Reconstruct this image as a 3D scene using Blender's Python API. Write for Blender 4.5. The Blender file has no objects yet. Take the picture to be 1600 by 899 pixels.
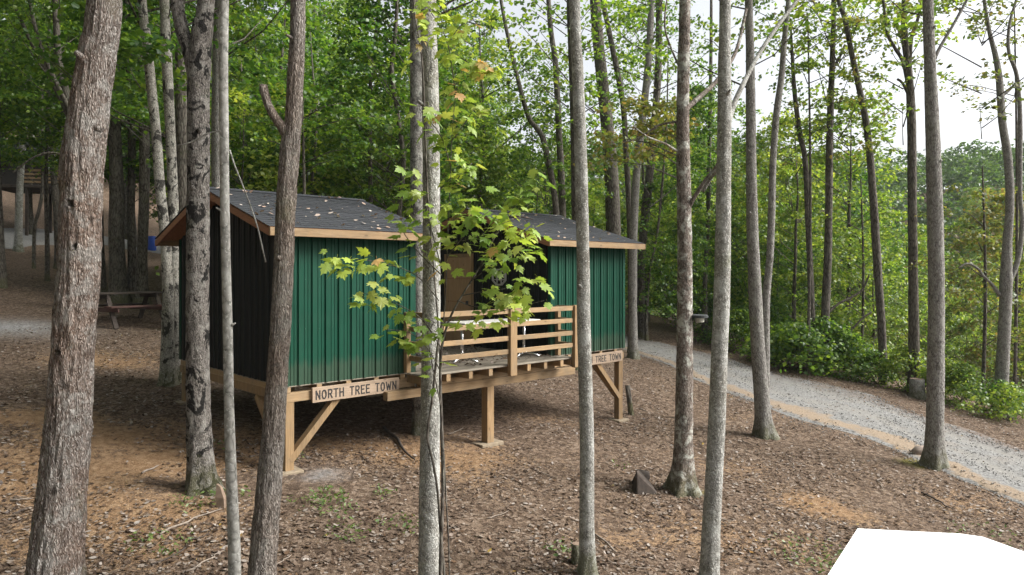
import bpy, math, random
import numpy as np
from mathutils import Vector, noise

R = math.radians
scene = bpy.context.scene
COL = scene.collection

# ------------------------------------------------------------------ camera, sky, sun, exposure
H = 3.6                       # camera height above the datum (m)
F_PX, W_PX, HOR = 1100.0, 1600.0, 427.0
cam_d = bpy.data.cameras.new('camera')
cam_d.sensor_width = 36.0
cam_d.lens = 36.0 * F_PX / W_PX
cam_d.shift_y = (HOR - 449.5) / W_PX
cam_d.clip_end = 3000.0
cam = bpy.data.objects.new('camera', cam_d)
COL.objects.link(cam)
cam.location = (0, 0, H)
cam.rotation_euler = (R(90), 0, 0)
scene.camera = cam

SUN_AZ, SUN_EL = R(94), R(40)      # azimuth clockwise from +Y, elevation
world = bpy.data.worlds.new('World')
scene.world = world
world.use_nodes = True
wn = world.node_tree
bg = wn.nodes['Background']
sky = wn.nodes.new('ShaderNodeTexSky')
sky.sky_type = 'NISHITA'
sky.sun_disc = False
sky.sun_elevation = SUN_EL
sky.sun_rotation = SUN_AZ
sky.air_density = 1.0
sky.dust_density = 4.0
sky.ozone_density = 1.0
hs = wn.nodes.new('ShaderNodeHueSaturation')      # thin overcast: cloud takes the blue out of the sky
hs.inputs['Saturation'].default_value = 0.22
hs.inputs['Value'].default_value = 1.0
wn.links.new(sky.outputs['Color'], hs.inputs['Color'])
wn.links.new(hs.outputs['Color'], bg.inputs['Color'])
bg.inputs['Strength'].default_value = 0.12

sun_d = bpy.data.lights.new('sun', 'SUN')
sun_d.energy = 3.2
sun_d.angle = R(32)
sun_d.color = (1.0, 0.985, 0.95)
sun = bpy.data.objects.new('sun', sun_d)
COL.objects.link(sun)
sdir = Vector((math.sin(SUN_AZ) * math.cos(SUN_EL), math.cos(SUN_AZ) * math.cos(SUN_EL), math.sin(SUN_EL)))
sun.rotation_euler = (-sdir).to_track_quat('-Z', 'Y').to_euler()
sun.location = sdir * 60

vs = scene.view_settings
vs.view_transform = 'Standard'
vs.look = 'None'
vs.exposure = 1.22
vs.gamma = 1.0
vs.use_curve_mapping = False
scene.cycles.max_bounces = 8
scene.cycles.diffuse_bounces = 4
scene.cycles.transmission_bounces = 6
scene.cycles.transparent_max_bounces = 8

# ------------------------------------------------------------------ helpers
class MB:
    """collects faces; build() links them as ONE mesh object"""
    def __init__(s):
        s.v = []; s.f = []
    def box(s, x0, x1, y0, y1, z0, z1):
        n = len(s.v)
        s.v += [(x0, y0, z0), (x1, y0, z0), (x1, y1, z0), (x0, y1, z0), (x0, y0, z1), (x1, y0, z1), (x1, y1, z1), (x0, y1, z1)]
        s.f += [tuple(n + i for i in q) for q in ((0, 3, 2, 1), (4, 5, 6, 7), (0, 1, 5, 4), (1, 2, 6, 5), (2, 3, 7, 6), (3, 0, 4, 7))]
        return s
    def cbox(s, x0, x1, y0, y1, z0, z1, c=0.006):
        """box with chamfered edges (three nested rings)"""
        n = len(s.v)
        def ring(z, i):
            return [(x0 + i, y0, z), (x1 - i, y0, z), (x1, y0 + i, z), (x1, y1 - i, z), (x1 - i, y1, z), (x0 + i, y1, z), (x0, y1 - i, z), (x0, y0 + i, z)]
        def inner(z):
            return [(x0 + c, y0 + c, z), (x1 - c, y0 + c, z), (x1 - c, y0 + c, z), (x1 - c, y1 - c, z), (x1 - c, y1 - c, z), (x0 + c, y1 - c, z), (x0 + c, y1 - c, z), (x0 + c, y0 + c, z)]
        s.v += inner(z0)[0:1] + inner(z0)[2:3] + inner(z0)[4:5] + inner(z0)[6:7]
        s.v += ring(z0 + c, c) + ring(z1 - c, c)
        s.v += [inner(z1)[0], inner(z1)[2], inner(z1)[4], inner(z1)[6]]
        b, r1, r2, t = n, n + 4, n + 12, n + 20
        s.f.append((b + 3, b + 2, b + 1, b)); s.f.append((t, t + 1, t + 2, t + 3))
        for k in range(8):
            s.f.append((r1 + k, r1 + (k + 1) % 8, r2 + (k + 1) % 8, r2 + k))
        for k in range(4):      # side strips to the caps
            a0, a1 = 2 * k, 2 * k + 1
            s.f.append((b + k, b + (k + 1) % 4, r1 + a1, r1 + a0))
            s.f.append((b + (k + 1) % 4, r1 + (a1 + 1) % 8, r1 + a1))
            s.f.append((r2 + a0, r2 + a1, t + (k + 1) % 4, t + k))
            s.f.append((r2 + a1, r2 + (a1 + 1) % 8, t + (k + 1) % 4))
        return s
    def beam(s, a, b, w, d, up=(0, 0, 1)):
        """rectangular bar from a to b; w across, d along 'up'"""
        a, b = Vector(a), Vector(b)
        t = (b - a).normalized(); up = Vector(up)
        side = t.cross(up).normalized(); u2 = side.cross(t).normalized()
        n = len(s.v)
        for p in (a, b):
            for sx, sy in ((-1, -1), (1, -1), (1, 1), (-1, 1)):
                s.v.append(tuple(p + side * (w / 2 * sx) + u2 * (d / 2 * sy)))
        s.f += [tuple(n + i for i in q) for q in ((0, 1, 2, 3), (7, 6, 5, 4), (0, 4, 5, 1), (1, 5, 6, 2), (2, 6, 7, 3), (3, 7, 4, 0))]
        return s
    def prism(s, poly, z0, z1):
        n, k = len(s.v), len(poly)
        s.v += [(x, y, z0) for x, y in poly] + [(x, y, z1) for x, y in poly]
        s.f.append(tuple(n + i for i in reversed(range(k)))); s.f.append(tuple(n + k + i for i in range(k)))
        for i in range(k):
            j = (i + 1) % k
            s.f.append((n + i, n + j, n + k + j, n + k + i))
        return s
    def tube(s, pts, rad, seg=8, amp=0.0, fz=1.0, fa=1.0, seed=0.0, capped=True, dents=(), fl=None):
        pts = [Vector(p) for p in pts]
        n = len(s.v); m = len(pts)
        ref = Vector((0, 1, 0)) if abs((pts[-1] - pts[0]).normalized().y) < 0.9 else Vector((1, 0, 0))
        for i, p in enumerate(pts):
            t = (pts[min(i + 1, m - 1)] - pts[max(i - 1, 0)]).normalized()
            a = t.cross(ref).normalized(); b = t.cross(a).normalized()
            for k in range(seg):
                th = 2 * math.pi * k / seg
                d = a * math.cos(th) + b * math.sin(th)
                r = rad[i]
                if amp:
                    q = Vector((math.cos(th) * fa + seed, math.sin(th) * fa - seed, p.z * fz))
                    r *= 1 + amp * (noise.noise(q) + 0.6 * noise.noise(q * 2.3)) + 0.05 * noise.noise(Vector((math.cos(th) * 1.2 + seed, math.sin(th) * 1.2, p.z * 0.9)))
                if fl: r *= 1 + fl[i] * (1 + 0.55 * math.cos(4 * th + seed) + 0.35 * math.cos(7 * th + 2 * seed))
                w = p + d * r
                for (c, rr, dep) in dents:
                    e = (w - c).length / rr
                    if e < 1.6:
                        w = w - d * (dep if e < 0.85 else 0.0) + d * (0.018 * math.exp(-((e - 1.15) / 0.25) ** 2))
                s.v.append(tuple(w))
        for i in range(m - 1):
            for k in range(seg):
                j = (k + 1) % seg
                s.f.append((n + i * seg + k, n + (i + 1) * seg + k, n + (i + 1) * seg + j, n + i * seg + j))
        if capped:
            s.f.append(tuple(n + k for k in range(seg))); s.f.append(tuple(n + (m - 1) * seg + k for k in reversed(range(seg))))
        return s
    def mesh(s, name, smooth=False):
        me = bpy.data.meshes.new(name)
        me.from_pydata(s.v, [], s.f)
        if smooth:
            me.polygons.foreach_set('use_smooth', [True] * len(me.polygons))
        me.update()
        return me
    def build(s, name, mat, parent=None, smooth=False, loc=None):
        return obj(name, s.mesh(name, smooth), mat, parent, loc)

def obj(name, me, mat=None, parent=None, loc=None):
    if mat is not None and not me.materials:
        me.materials.append(mat)
    o = bpy.data.objects.new(name, me)
    COL.objects.link(o)
    if parent is not None:
        o.parent = parent
    if loc is not None:
        o.location = loc
    return o

def tag(o, label=None, cat=None, group=None, kind=None):
    if label: o['label'] = label
    if cat: o['category'] = cat
    if group: o['group'] = group
    if kind: o['kind'] = kind
    return o

def empty(name, loc, rz=0.0):
    o = bpy.data.objects.new(name, None)
    o.empty_display_size = 0.2
    COL.objects.link(o)
    o.location = loc
    o.rotation_euler = (0, 0, rz)
    return o

def np_mesh(name, verts, k):
    """verts: (n*k,3) array, every k vertices one face"""
    me = bpy.data.meshes.new(name)
    nv = len(verts); nf = nv // k
    me.vertices.add(nv); me.loops.add(nv); me.polygons.add(nf)
    me.vertices.foreach_set('co', np.asarray(verts, dtype=np.float32).ravel())
    me.loops.foreach_set('vertex_index', np.arange(nv, dtype=np.int32))
    me.polygons.foreach_set('loop_start', np.arange(0, nv, k, dtype=np.int32))
    me.update(calc_edges=True)
    return me

def tri_fan_mesh(name, V, tris):
    """V: (n,m,3) islands of m vertices, tris: triangle index list within an island"""
    n, m, _ = V.shape
    T = np.asarray(tris, dtype=np.int32)
    idx = (np.arange(n, dtype=np.int32)[:, None, None] * m + T[None]).reshape(-1)
    me = bpy.data.meshes.new(name)
    nf = len(idx) // 3
    me.vertices.add(n * m); me.loops.add(nf * 3); me.polygons.add(nf)
    me.vertices.foreach_set('co', V.astype(np.float32).ravel())
    me.loops.foreach_set('vertex_index', idx)
    me.polygons.foreach_set('loop_start', np.arange(0, nf * 3, 3, dtype=np.int32))
    me.update(calc_edges=True)
    return me

def P(px, py, d):
    """point that lies d metres ahead on the sight line of a photo pixel"""
    return Vector(((px - 800.0) / F_PX * d, d, H + (HOR - py) / F_PX * d))

def sstep(a, b, x):
    t = min(1.0, max(0.0, (x - a) / (b - a)))
    return t * t * (3 - 2 * t)

# ------------------------------------------------------------------ terrain
def gz(x, y):
    yy = max(y, 1.0)
    z = -3.05 - 0.101 * (x + 3.49) + 0.05 * (yy - 10.66)
    a = -0.8 * x + 0.3 * y - 20
    if a > 0:
        a = min(a, 70)
        z += 0.0033 * a * a
    n = 0.907 * x + 0.42 * y - max(0, (y - 30)) * 0.12
    t = n - 23.0
    if t > 0:
        z += 0.10 * t * sstep(0, 30, t)                 # take the tilt out again in the valley
        z -= 9.5 * sstep(0, 30, t)
    r = math.hypot(x, y)
    if r > 75:
        az = math.atan2(x, y)
        hill = 25 + 6 * math.sin(az * 5 + 0.6) + 4 * math.sin(az * 11)
        side = sstep(-0.15, 0.35, az)
        z = z * (1 - sstep(110, 300, r) * 0.6) + hill * sstep(75, 210, r) * (0.45 + 0.55 * side)
    z += 0.05 * noise.noise(Vector((x * 0.55, y * 0.55, 3.1))) + 0.10 * noise.noise(Vector((x * 0.17, y * 0.17, 7.7)))
    return z + H

def ground_at(px, py):
    """where the sight line of a pixel meets the ground"""
    d = 2.0
    while d < 140:
        p = P(px, py, d)
        if p.z < gz(p.x, p.y):
            lo, hi = d - 0.25, d
            for _ in range(14):
                m = (lo + hi) / 2; p = P(px, py, m)
                if p.z < gz(p.x, p.y): hi = m
                else: lo = m
            return P(px, py, hi)
        d += 0.25
    return P(px, py, 140)

# ------------------------------------------------------------------ materials
def newmat(name):
    m = bpy.data.materials.new(name); m.use_nodes = True
    nt = m.node_tree
    return m, nt, nt.nodes['Principled BSDF']

def N(nt, t, **kw):
    n = nt.nodes.new('ShaderNode' + t)
    for k, v in kw.items():
        setattr(n, k, v)
    return n

def ramp(nt, fac, stops, interp='LINEAR'):
    r = N(nt, 'ValToRGB'); r.color_ramp.interpolation = interp
    els = r.color_ramp.elements
    while len(els) < len(stops): els.new(0.5)
    for e, (p, c) in zip(els, stops):
        e.position = p; e.color = (*c, 1) if len(c) == 3 else c
    nt.links.new(fac, r.inputs['Fac'])
    return r.outputs['Color']

def coords(nt, scale=(1, 1, 1), space='Object'):
    tc = N(nt, 'TexCoord'); mp = N(nt, 'Mapping')
    mp.inputs['Scale'].default_value = scale
    nt.links.new(tc.outputs[space], mp.inputs['Vector'])
    return mp.outputs['Vector']

def noise_t(nt, vec, scale, detail=4, rough=0.6, dist=0.0):
    n = N(nt, 'TexNoise'); n.inputs['Scale'].default_value = scale; n.inputs['Detail'].default_value = detail
    n.inputs['Roughness'].default_value = rough; n.inputs['Distortion'].default_value = dist
    nt.links.new(vec, n.inputs['Vector'])
    return n.outputs['Fac']

def mix(nt, fac, a, b, mode='MIX'):
    m = N(nt, 'Mix', data_type='RGBA', blend_type=mode)
    for sock, val in ((m.inputs[0], fac), (m.inputs[6], a), (m.inputs[7], b)):
        if hasattr(val, 'links'): nt.links.new(val, sock)
        elif isinstance(val, (int, float)): sock.default_value = val
        else: sock.default_value = (*val, 1)
    return m.outputs[2]

def math_n(nt, op, a, b=0.0):
    m = N(nt, 'Math', operation=op)
    for s, v in ((m.inputs[0], a), (m.inputs[1], b)):
        if hasattr(v, 'links'): nt.links.new(v, s)
        else: s.default_value = v
    return m.outputs[0]

def bump(nt, bsdf, h, strength=0.5, dist=0.02):
    b = N(nt, 'Bump'); b.inputs['Strength'].default_value = strength; b.inputs['Distance'].default_value = dist
    nt.links.new(h, b.inputs['Height']); nt.links.new(b.outputs['Normal'], bsdf.inputs['Normal'])

def bark(name, deep, mid, pale, lichen, furrow=9.0, stretch=0.22, lich=0.5, scars=0.0, strength=0.9, tint=None, speck=0.0):
    m, nt, b = newmat(name)
    v = coords(nt, (1, 1, stretch)); v1 = coords(nt)
    oi = N(nt, 'ObjectInfo')
    n1 = noise_t(nt, v, furrow, 6, 0.65, 0.8)
    vo = N(nt, 'TexVoronoi', feature='DISTANCE_TO_EDGE'); vo.inputs['Scale'].default_value = furrow * 1.6
    wv = N(nt, 'VectorMath', operation='ADD'); nt.links.new(v, wv.inputs[0])
    nz = N(nt, 'TexNoise'); nz.inputs['Scale'].default_value = furrow * 1.2; nt.links.new(v, nz.inputs['Vector'])
    sc = N(nt, 'VectorMath', operation='SCALE'); sc.inputs['Scale'].default_value = 0.09; nt.links.new(nz.outputs['Color'], sc.inputs[0])
    nt.links.new(sc.outputs[0], wv.inputs[1]); nt.links.new(wv.outputs[0], vo.inputs['Vector'])
    ridge = math_n(nt, 'MULTIPLY', vo.outputs['Distance'], 3.0)
    hgt = math_n(nt, 'ADD', math_n(nt, 'MULTIPLY', ridge, 0.55), math_n(nt, 'MULTIPLY', n1, 0.9))
    fine = noise_t(nt, coords(nt, (1, 1, 0.45)), furrow * 5, 4, 0.7)
    hgt = math_n(nt, 'ADD', hgt, math_n(nt, 'MULTIPLY', math_n(nt, 'SUBTRACT', fine, 0.5), 0.35))
    c = ramp(nt, hgt, [(0.34, deep), (0.54, mid), (0.82, pale)])
    if tint is not None:
        big = noise_t(nt, v1, 0.9, 2, 0.5)
        c = mix(nt, ramp(nt, big, [(0.42, (0, 0, 0)), (0.62, (0.8, 0.8, 0.8))]), c, tint, 'MULTIPLY')
    l1 = noise_t(nt, v1, 5.5, 6, 0.7, 0.4)
    c = mix(nt, math_n(nt, 'MULTIPLY', ramp(nt, l1, [(0.50, (0, 0, 0)), (0.60, (1, 1, 1))]), lich), c, lichen)
    if speck:
        l2 = noise_t(nt, v1, 34, 3, 0.6)
        c = mix(nt, math_n(nt, 'MULTIPLY', ramp(nt, l2, [(0.60, (0, 0, 0)), (0.66, (1, 1, 1))]), speck), c, (0.62, 0.62, 0.57))
    if scars:
        l3 = noise_t(nt, coords(nt, (1, 1, 0.9)), 4.6, 5, 0.62, 0.7)
        c = mix(nt, math_n(nt, 'MULTIPLY', ramp(nt, l3, [(0.54, (0, 0, 0)), (0.575, (1, 1, 1))]), scars), c, (0.012, 0.011, 0.010))
    kn = N(nt, 'TexVoronoi'); kn.inputs['Scale'].default_value = 2.3; nt.links.new(coords(nt, (1, 1, 0.8)), kn.inputs['Vector'])
    c = mix(nt, math_n(nt, 'MULTIPLY', ramp(nt, math_n(nt, 'ADD', kn.outputs['Distance'], math_n(nt, 'MULTIPLY', n1, 0.06)), [(0.075, (1, 1, 1)), (0.12, (0, 0, 0))]), 0.75), c, deep)
    sz_ = N(nt, 'SeparateXYZ'); nt.links.new(v1, sz_.inputs[0])
    ft = math_n(nt, 'ADD', sz_.outputs['Z'], math_n(nt, 'MULTIPLY', math_n(nt, 'SUBTRACT', l1, 0.5), 1.6))
    c = mix(nt, math_n(nt, 'MULTIPLY', ramp(nt, ft, [(0.10, (1, 1, 1)), (0.45, (0, 0, 0))]), 0.6), c, (0.085, 0.085, 0.035))
    mo = noise_t(nt, v1, 2.2, 3, 0.6)
    c = mix(nt, math_n(nt, 'MULTIPLY', ramp(nt, mo, [(0.60, (0, 0, 0)), (0.75, (1, 1, 1))]), 0.35), c, (0.10, 0.12, 0.045))
    nt.links.new(c, b.inputs['Base Color'])
    b.inputs['Roughness'].default_value = 0.92
    b.inputs['Specular IOR Level'].default_value = 0.15
    bump(nt, b, hgt, strength, 0.03)
    return m

def timber(name, base, dark, rough=0.75, grain_axis=2, streak=0.5):
    m, nt, b = newmat(name)
    s = [9, 9, 9]; s[grain_axis] = 0.7
    v = coords(nt, tuple(s)); v1 = coords(nt)
    oi = N(nt, 'ObjectInfo')
    off = N(nt, 'VectorMath', operation='ADD'); nt.links.new(v, off.inputs[0])
    cr = N(nt, 'CombineXYZ')
    for k in range(3): nt.links.new(math_n(nt, 'MULTIPLY', oi.outputs['Random'], 37.0 + 11 * k), cr.inputs[k])
    nt.links.new(cr.outputs[0], off.inputs[1])
    g = noise_t(nt, off.outputs[0], 3.0, 5, 0.65, 1.2)
    c = ramp(nt, g, [(0.30, dark), (0.62, base)])
    kv = N(nt, 'TexVoronoi'); kv.inputs['Scale'].default_value = 3.4; nt.links.new(coords(nt, tuple(2.2 if i != grain_axis else 0.9 for i in range(3))), kv.inputs['Vector'])
    c = mix(nt, math_n(nt, 'MULTIPLY', ramp(nt, kv.outputs['Distance'], [(0.06, (1, 1, 1)), (0.13, (0, 0, 0))]), 0.6), c, tuple(x * 0.35 for x in dark))
    w = noise_t(nt, v1, 3.0, 4, 0.6)
    c = mix(nt, math_n(nt, 'MULTIPLY', ramp(nt, w, [(0.45, (0, 0, 0)), (0.75, (1, 1, 1))]), streak), c, (0.15, 0.125, 0.092))
    hv = N(nt, 'HueSaturation'); nt.links.new(c, hv.inputs['Color'])
    nt.links.new(math_n(nt, 'ADD', math_n(nt, 'MULTIPLY', oi.outputs['Random'], 0.35), 0.82), hv.inputs['Value'])
    nt.links.new(hv.outputs['Color'], b.inputs['Base Color'])
    b.inputs['Roughness'].default_value = rough
    b.inputs['Specular IOR Level'].default_value = 0.25
    bump(nt, b, g, 0.25, 0.004)
    return m

def leaf_mat(name, cols, trans_gain=1.6, trans=0.45, gloss=0.04):
    """cols: list of leaf colours spread over the single leaves"""
    m = bpy.data.materials.new(name); m.use_nodes = True
    nt = m.node_tree; nt.nodes.clear()
    out = N(nt, 'OutputMaterial')
    geo = N(nt, 'NewGeometry')
    oi = N(nt, 'ObjectInfo')
    c = ramp(nt, geo.outputs['Random Per Island'], [(i / (len(cols) - 1), q) for i, q in enumerate(cols)])
    hv = N(nt, 'HueSaturation'); nt.links.new(c, hv.inputs['Color'])
    nt.links.new(math_n(nt, 'ADD', math_n(nt, 'MULTIPLY', oi.outputs['Random'], 0.5), 0.75), hv.inputs['Value'])
    nt.links.new(math_n(nt, 'ADD', math_n(nt, 'MULTIPLY', oi.outputs['Random'], -0.03), 0.515), hv.inputs['Hue'])
    d = N(nt, 'BsdfDiffuse'); t = N(nt, 'BsdfTranslucent'); g = N(nt, 'BsdfGlossy')
    nt.links.new(hv.outputs['Color'], d.inputs['Color'])
    tm = mix(nt, 1.0, hv.outputs['Color'], (trans_gain * 1.05, trans_gain, trans_gain * 0.6), 'MULTIPLY')
    nt.links.new(tm, t.inputs['Color'])
    g.inputs['Roughness'].default_value = 0.45
    a = N(nt, 'MixShader'); a.inputs[0].default_value = trans
    nt.links.new(d.outputs[0], a.inputs[1]); nt.links.new(t.outputs[0], a.inputs[2])
    e = N(nt, 'MixShader'); e.inputs[0].default_value = gloss
    nt.links.new(a.outputs[0], e.inputs[1]); nt.links.new(g.outputs[0], e.inputs[2])
    nt.links.new(e.outputs[0], out.inputs['Surface'])
    return m

def plain(name, col, rough=0.6, metal=0.0, var=0.12, scale=6.0, spec=0.4):
    m, nt, b = newmat(name)
    n = noise_t(nt, coords(nt), scale, 5, 0.65)
    c = ramp(nt, n, [(0.3, tuple(x * (1 - var) for x in col)), (0.7, tuple(min(1, x * (1 + var)) for x in col))])
    nt.links.new(c, b.inputs['Base Color'])
    b.inputs['Roughness'].default_value = rough; b.inputs['Metallic'].default_value = metal
    b.inputs['Specular IOR Level'].default_value = spec
    return m

M = {}
M['bark_red'] = bark('bark_red', (0.034, 0.025, 0.020), (0.155, 0.122, 0.102), (0.31, 0.278, 0.252), (0.42, 0.41, 0.38), 25, 0.24, 0.42, 0, 1.0, (0.85, 0.66, 0.55), 0.25)
M['bark_furrow'] = bark('bark_furrow', (0.030, 0.024, 0.020), (0.15, 0.127, 0.109), (0.31, 0.28, 0.25), (0.28, 0.28, 0.25), 28, 0.20, 0.30, 0, 1.0, (0.9, 0.75, 0.65))
M['bark_pale'] = bark('bark_pale', (0.085, 0.08, 0.07), (0.20, 0.195, 0.175), (0.33, 0.32, 0.295), (0.42, 0.42, 0.39), 22, 0.6, 0.6, 0.10, 0.5, (0.75, 0.72, 0.66), 0.6)
M['bark_smooth'] = bark('bark_smooth', (0.10, 0.10, 0.09), (0.22, 0.21, 0.19), (0.30, 0.29, 0.265), (0.42, 0.42, 0.39), 7, 0.8, 0.3, 0.12, 0.25, None, 0.5)
M['bark_blotch'] = bark('bark_blotch', (0.018, 0.015, 0.013), (0.085, 0.075, 0.066), (0.25, 0.225, 0.20), (0.36, 0.345, 0.31), 30, 0.22, 0.5, 0.95, 0.9)
M['bark_birch'] = bark('bark_birch', (0.07, 0.064, 0.052), (0.19, 0.175, 0.15), (0.32, 0.30, 0.26), (0.40, 0.39, 0.34), 16, 0.6, 0.5, 0.85, 0.5)
M['bark_brown'] = bark('bark_brown', (0.035, 0.027, 0.022), (0.135, 0.105, 0.085), (0.28, 0.24, 0.205), (0.50, 0.50, 0.44), 24, 0.3, 0.9, 0.35, 0.9)
M['bark_mottle'] = bark('bark_mottle', (0.04, 0.036, 0.03), (0.13, 0.12, 0.105), (0.25, 0.24, 0.215), (0.36, 0.36, 0.32), 22, 0.4, 0.5, 0.6, 0.6)
M['bark_dark'] = bark('bark_dark', (0.018, 0.015, 0.012), (0.065, 0.055, 0.046), (0.13, 0.115, 0.095), (0.16, 0.16, 0.13), 10, 0.25, 0.3, 0, 0.7)
M['bark_mid'] = bark('bark_mid', (0.045, 0.042, 0.037), (0.15, 0.137, 0.122), (0.27, 0.257, 0.235), (0.30, 0.30, 0.26), 18, 0.35, 0.5, 0, 0.7)
M['leaf_forest'] = leaf_mat('leaf_forest', [(0.028, 0.072, 0.012), (0.055, 0.125, 0.017), (0.095, 0.180, 0.022), (0.165, 0.24, 0.03)], 1.75, 0.48)
M['leaf_bright'] = leaf_mat('leaf_bright', [(0.07, 0.13, 0.018), (0.12, 0.20, 0.028), (0.19, 0.27, 0.04), (0.28, 0.32, 0.065)], 1.6, 0.5)
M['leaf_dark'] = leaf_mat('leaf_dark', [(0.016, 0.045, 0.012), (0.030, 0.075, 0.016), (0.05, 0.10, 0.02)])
M['leaf_far'] = leaf_mat('leaf_far', [(0.05, 0.10, 0.025), (0.085, 0.145, 0.032), (0.13, 0.19, 0.04)])
M['leaf_olive'] = leaf_mat('leaf_olive', [(0.06, 0.095, 0.02), (0.11, 0.15, 0.03), (0.17, 0.19, 0.045), (0.20, 0.15, 0.05)], 1.5, 0.5)
M['leaf_maple'] = leaf_mat('leaf_maple', [(0.17, 0.27, 0.04), (0.25, 0.36, 0.055), (0.34, 0.43, 0.075), (0.45, 0.47, 0.11)], 1.25, 0.45, 0.04)
M['leaf_turning'] = leaf_mat('leaf_turning', [(0.50, 0.42, 0.10), (0.50, 0.34, 0.12), (0.46, 0.30, 0.15)], 1.1, 0.4, 0.05)
M['litter'] = leaf_mat('litter', [(0.034, 0.022, 0.016), (0.072, 0.047, 0.034), (0.11, 0.076, 0.055), (0.155, 0.113, 0.085), (0.21, 0.168, 0.137), (0.30, 0.262, 0.232), (0.12, 0.070, 0.040), (0.06, 0.040, 0.030)], 1.0, 0.04, 0.02)
M['litter_far'] = leaf_mat('litter_far', [(0.06, 0.035, 0.025), (0.13, 0.075, 0.05), (0.20, 0.13, 0.095), (0.12, 0.065, 0.04)], 1.0, 0.05, 0.05)
M['litter_gold'] = leaf_mat('litter_gold', [(0.35, 0.20, 0.04), (0.45, 0.30, 0.08), (0.30, 0.12, 0.04)], 1.0, 0.1, 0.05)
M['weed'] = leaf_mat('weed', [(0.06, 0.11, 0.02), (0.12, 0.18, 0.04), (0.16, 0.20, 0.06)], 1.3, 0.4)
M['wood'] = timber('wood', (0.31, 0.213, 0.118), (0.21, 0.134, 0.066), grain_axis=0, streak=0.55)
M['wood_up'] = timber('wood_up', (0.285, 0.19, 0.10), (0.185, 0.114, 0.054), grain_axis=2, streak=0.55)
M['wood_old'] = timber('wood_old', (0.26, 0.225, 0.175), (0.14, 0.12, 0.095), grain_axis=0, streak=0.6)
M['wood_dark'] = timber('wood_dark', (0.05, 0.038, 0.031), (0.025, 0.019, 0.016), grain_axis=0, streak=0.4)
M['wood_red'] = timber('wood_red', (0.11, 0.05, 0.043), (0.06, 0.03, 0.027), grain_axis=0, streak=0.4)
M['soffit'] = timber('soffit', (0.32, 0.15, 0.075), (0.20, 0.09, 0.045), grain_axis=1, streak=0.2)
M['door_wood'] = timber('door_wood', (0.46, 0.30, 0.165), (0.34, 0.21, 0.105), grain_axis=2, streak=0.15)
M['sign_wood'] = timber('sign_wood', (0.33, 0.245, 0.175), (0.22, 0.16, 0.11), grain_axis=0, streak=0.25)
M['paint_black'] = plain('paint_black', (0.022, 0.02, 0.019), 0.7)
M['window_white'] = plain('window_white', (0.42, 0.41, 0.38), 0.5)
M['chrome'] = plain('chrome', (0.72, 0.72, 0.72), 0.18, 1.0, 0.03)
M['table_top'] = plain('table_top', (0.52, 0.50, 0.46), 0.4)
M['white'] = plain('white', (0.80, 0.80, 0.79), 0.5, 0, 0.03)
M['grey_box'] = plain('grey_box', (0.33, 0.36, 0.37), 0.55)
M['lamp_grey'] = plain('lamp_grey', (0.04, 0.043, 0.043), 0.8, spec=0.2)
M['lamp_lens'] = plain('lamp_lens', (0.45, 0.46, 0.40), 0.3)
M['blue'] = plain('blue', (0.02, 0.07, 0.38), 0.4)
M['stone'] = plain('stone', (0.20, 0.16, 0.13), 0.9, 0, 0.4, 12)
M['cut_wood'] = plain('cut_wood', (0.17, 0.12, 0.085), 0.85, 0, 0.3, 14)
M['stick'] = plain('stick', (0.19, 0.155, 0.125), 0.9, 0, 0.4, 14)
M['stick_dark'] = plain('stick_dark', (0.05, 0.038, 0.03), 0.9, 0, 0.4, 14)
M['core'] = plain('core', (0.05, 0.045, 0.04), 0.9)
M['concrete'] = plain('concrete', (0.22, 0.175, 0.12), 0.9, 0, 0.25, 12)

def green_metal():
    m, nt, b = newmat('green_metal')
    v = coords(nt)
    n = noise_t(nt, coords(nt, (3, 3, 0.6)), 2.5, 4, 0.6)
    c = ramp(nt, n, [(0.3, (0.0008, 0.040, 0.021)), (0.7, (0.0012, 0.053, 0.029))])
    d = noise_t(nt, coords(nt, (16, 16, 1.2)), 2.0, 5, 0.7)
    c = mix(nt, math_n(nt, 'MULTIPLY', ramp(nt, d, [(0.55, (0, 0, 0)), (0.8, (1, 1, 1))]), 0.06), c, (0.10, 0.14, 0.11))
    sx = N(nt, 'SeparateXYZ'); tc = N(nt, 'TexCoord'); nt.links.new(tc.outputs['Object'], sx.inputs[0])
    zz = math_n(nt, 'ADD', sx.outputs['Z'], math_n(nt, 'MULTIPLY', noise_t(nt, coords(nt, (5, 5, 1)), 2.0, 5, 0.7), -0.5))
    c = mix(nt, math_n(nt, 'MULTIPLY', ramp(nt, zz, [(0.0, (1, 1, 1)), (0.13, (0, 0, 0))]), 0.28), c, (0.09, 0.08, 0.055))
    pol = noise_t(nt, coords(nt), 1.3, 5, 0.65)
    c = mix(nt, math_n(nt, 'MULTIPLY', ramp(nt, pol, [(0.45, (0, 0, 0)), (0.7, (1, 1, 1))]), 0.035), c, (0.14, 0.17, 0.12))
    nt.links.new(c, b.inputs['Base Color'])
    rg = N(nt, 'MapRange'); rg.inputs['To Min'].default_value = 0.42; rg.inputs['To Max'].default_value = 0.66
    nt.links.new(pol, rg.inputs['Value']); nt.links.new(rg.outputs[0], b.inputs['Roughness'])
    b.inputs['Specular IOR Level'].default_value = 0.2
    bump(nt, b, noise_t(nt, coords(nt, (1, 1, 0.6)), 3.5, 2, 0.5), 0.35, 0.02)
    return m
M['green_metal'] = green_metal()
M['black_metal'] = plain('black_metal', (0.0045, 0.0075, 0.0072), 0.5, 0, 0.2, 3.0, 0.25)

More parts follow.
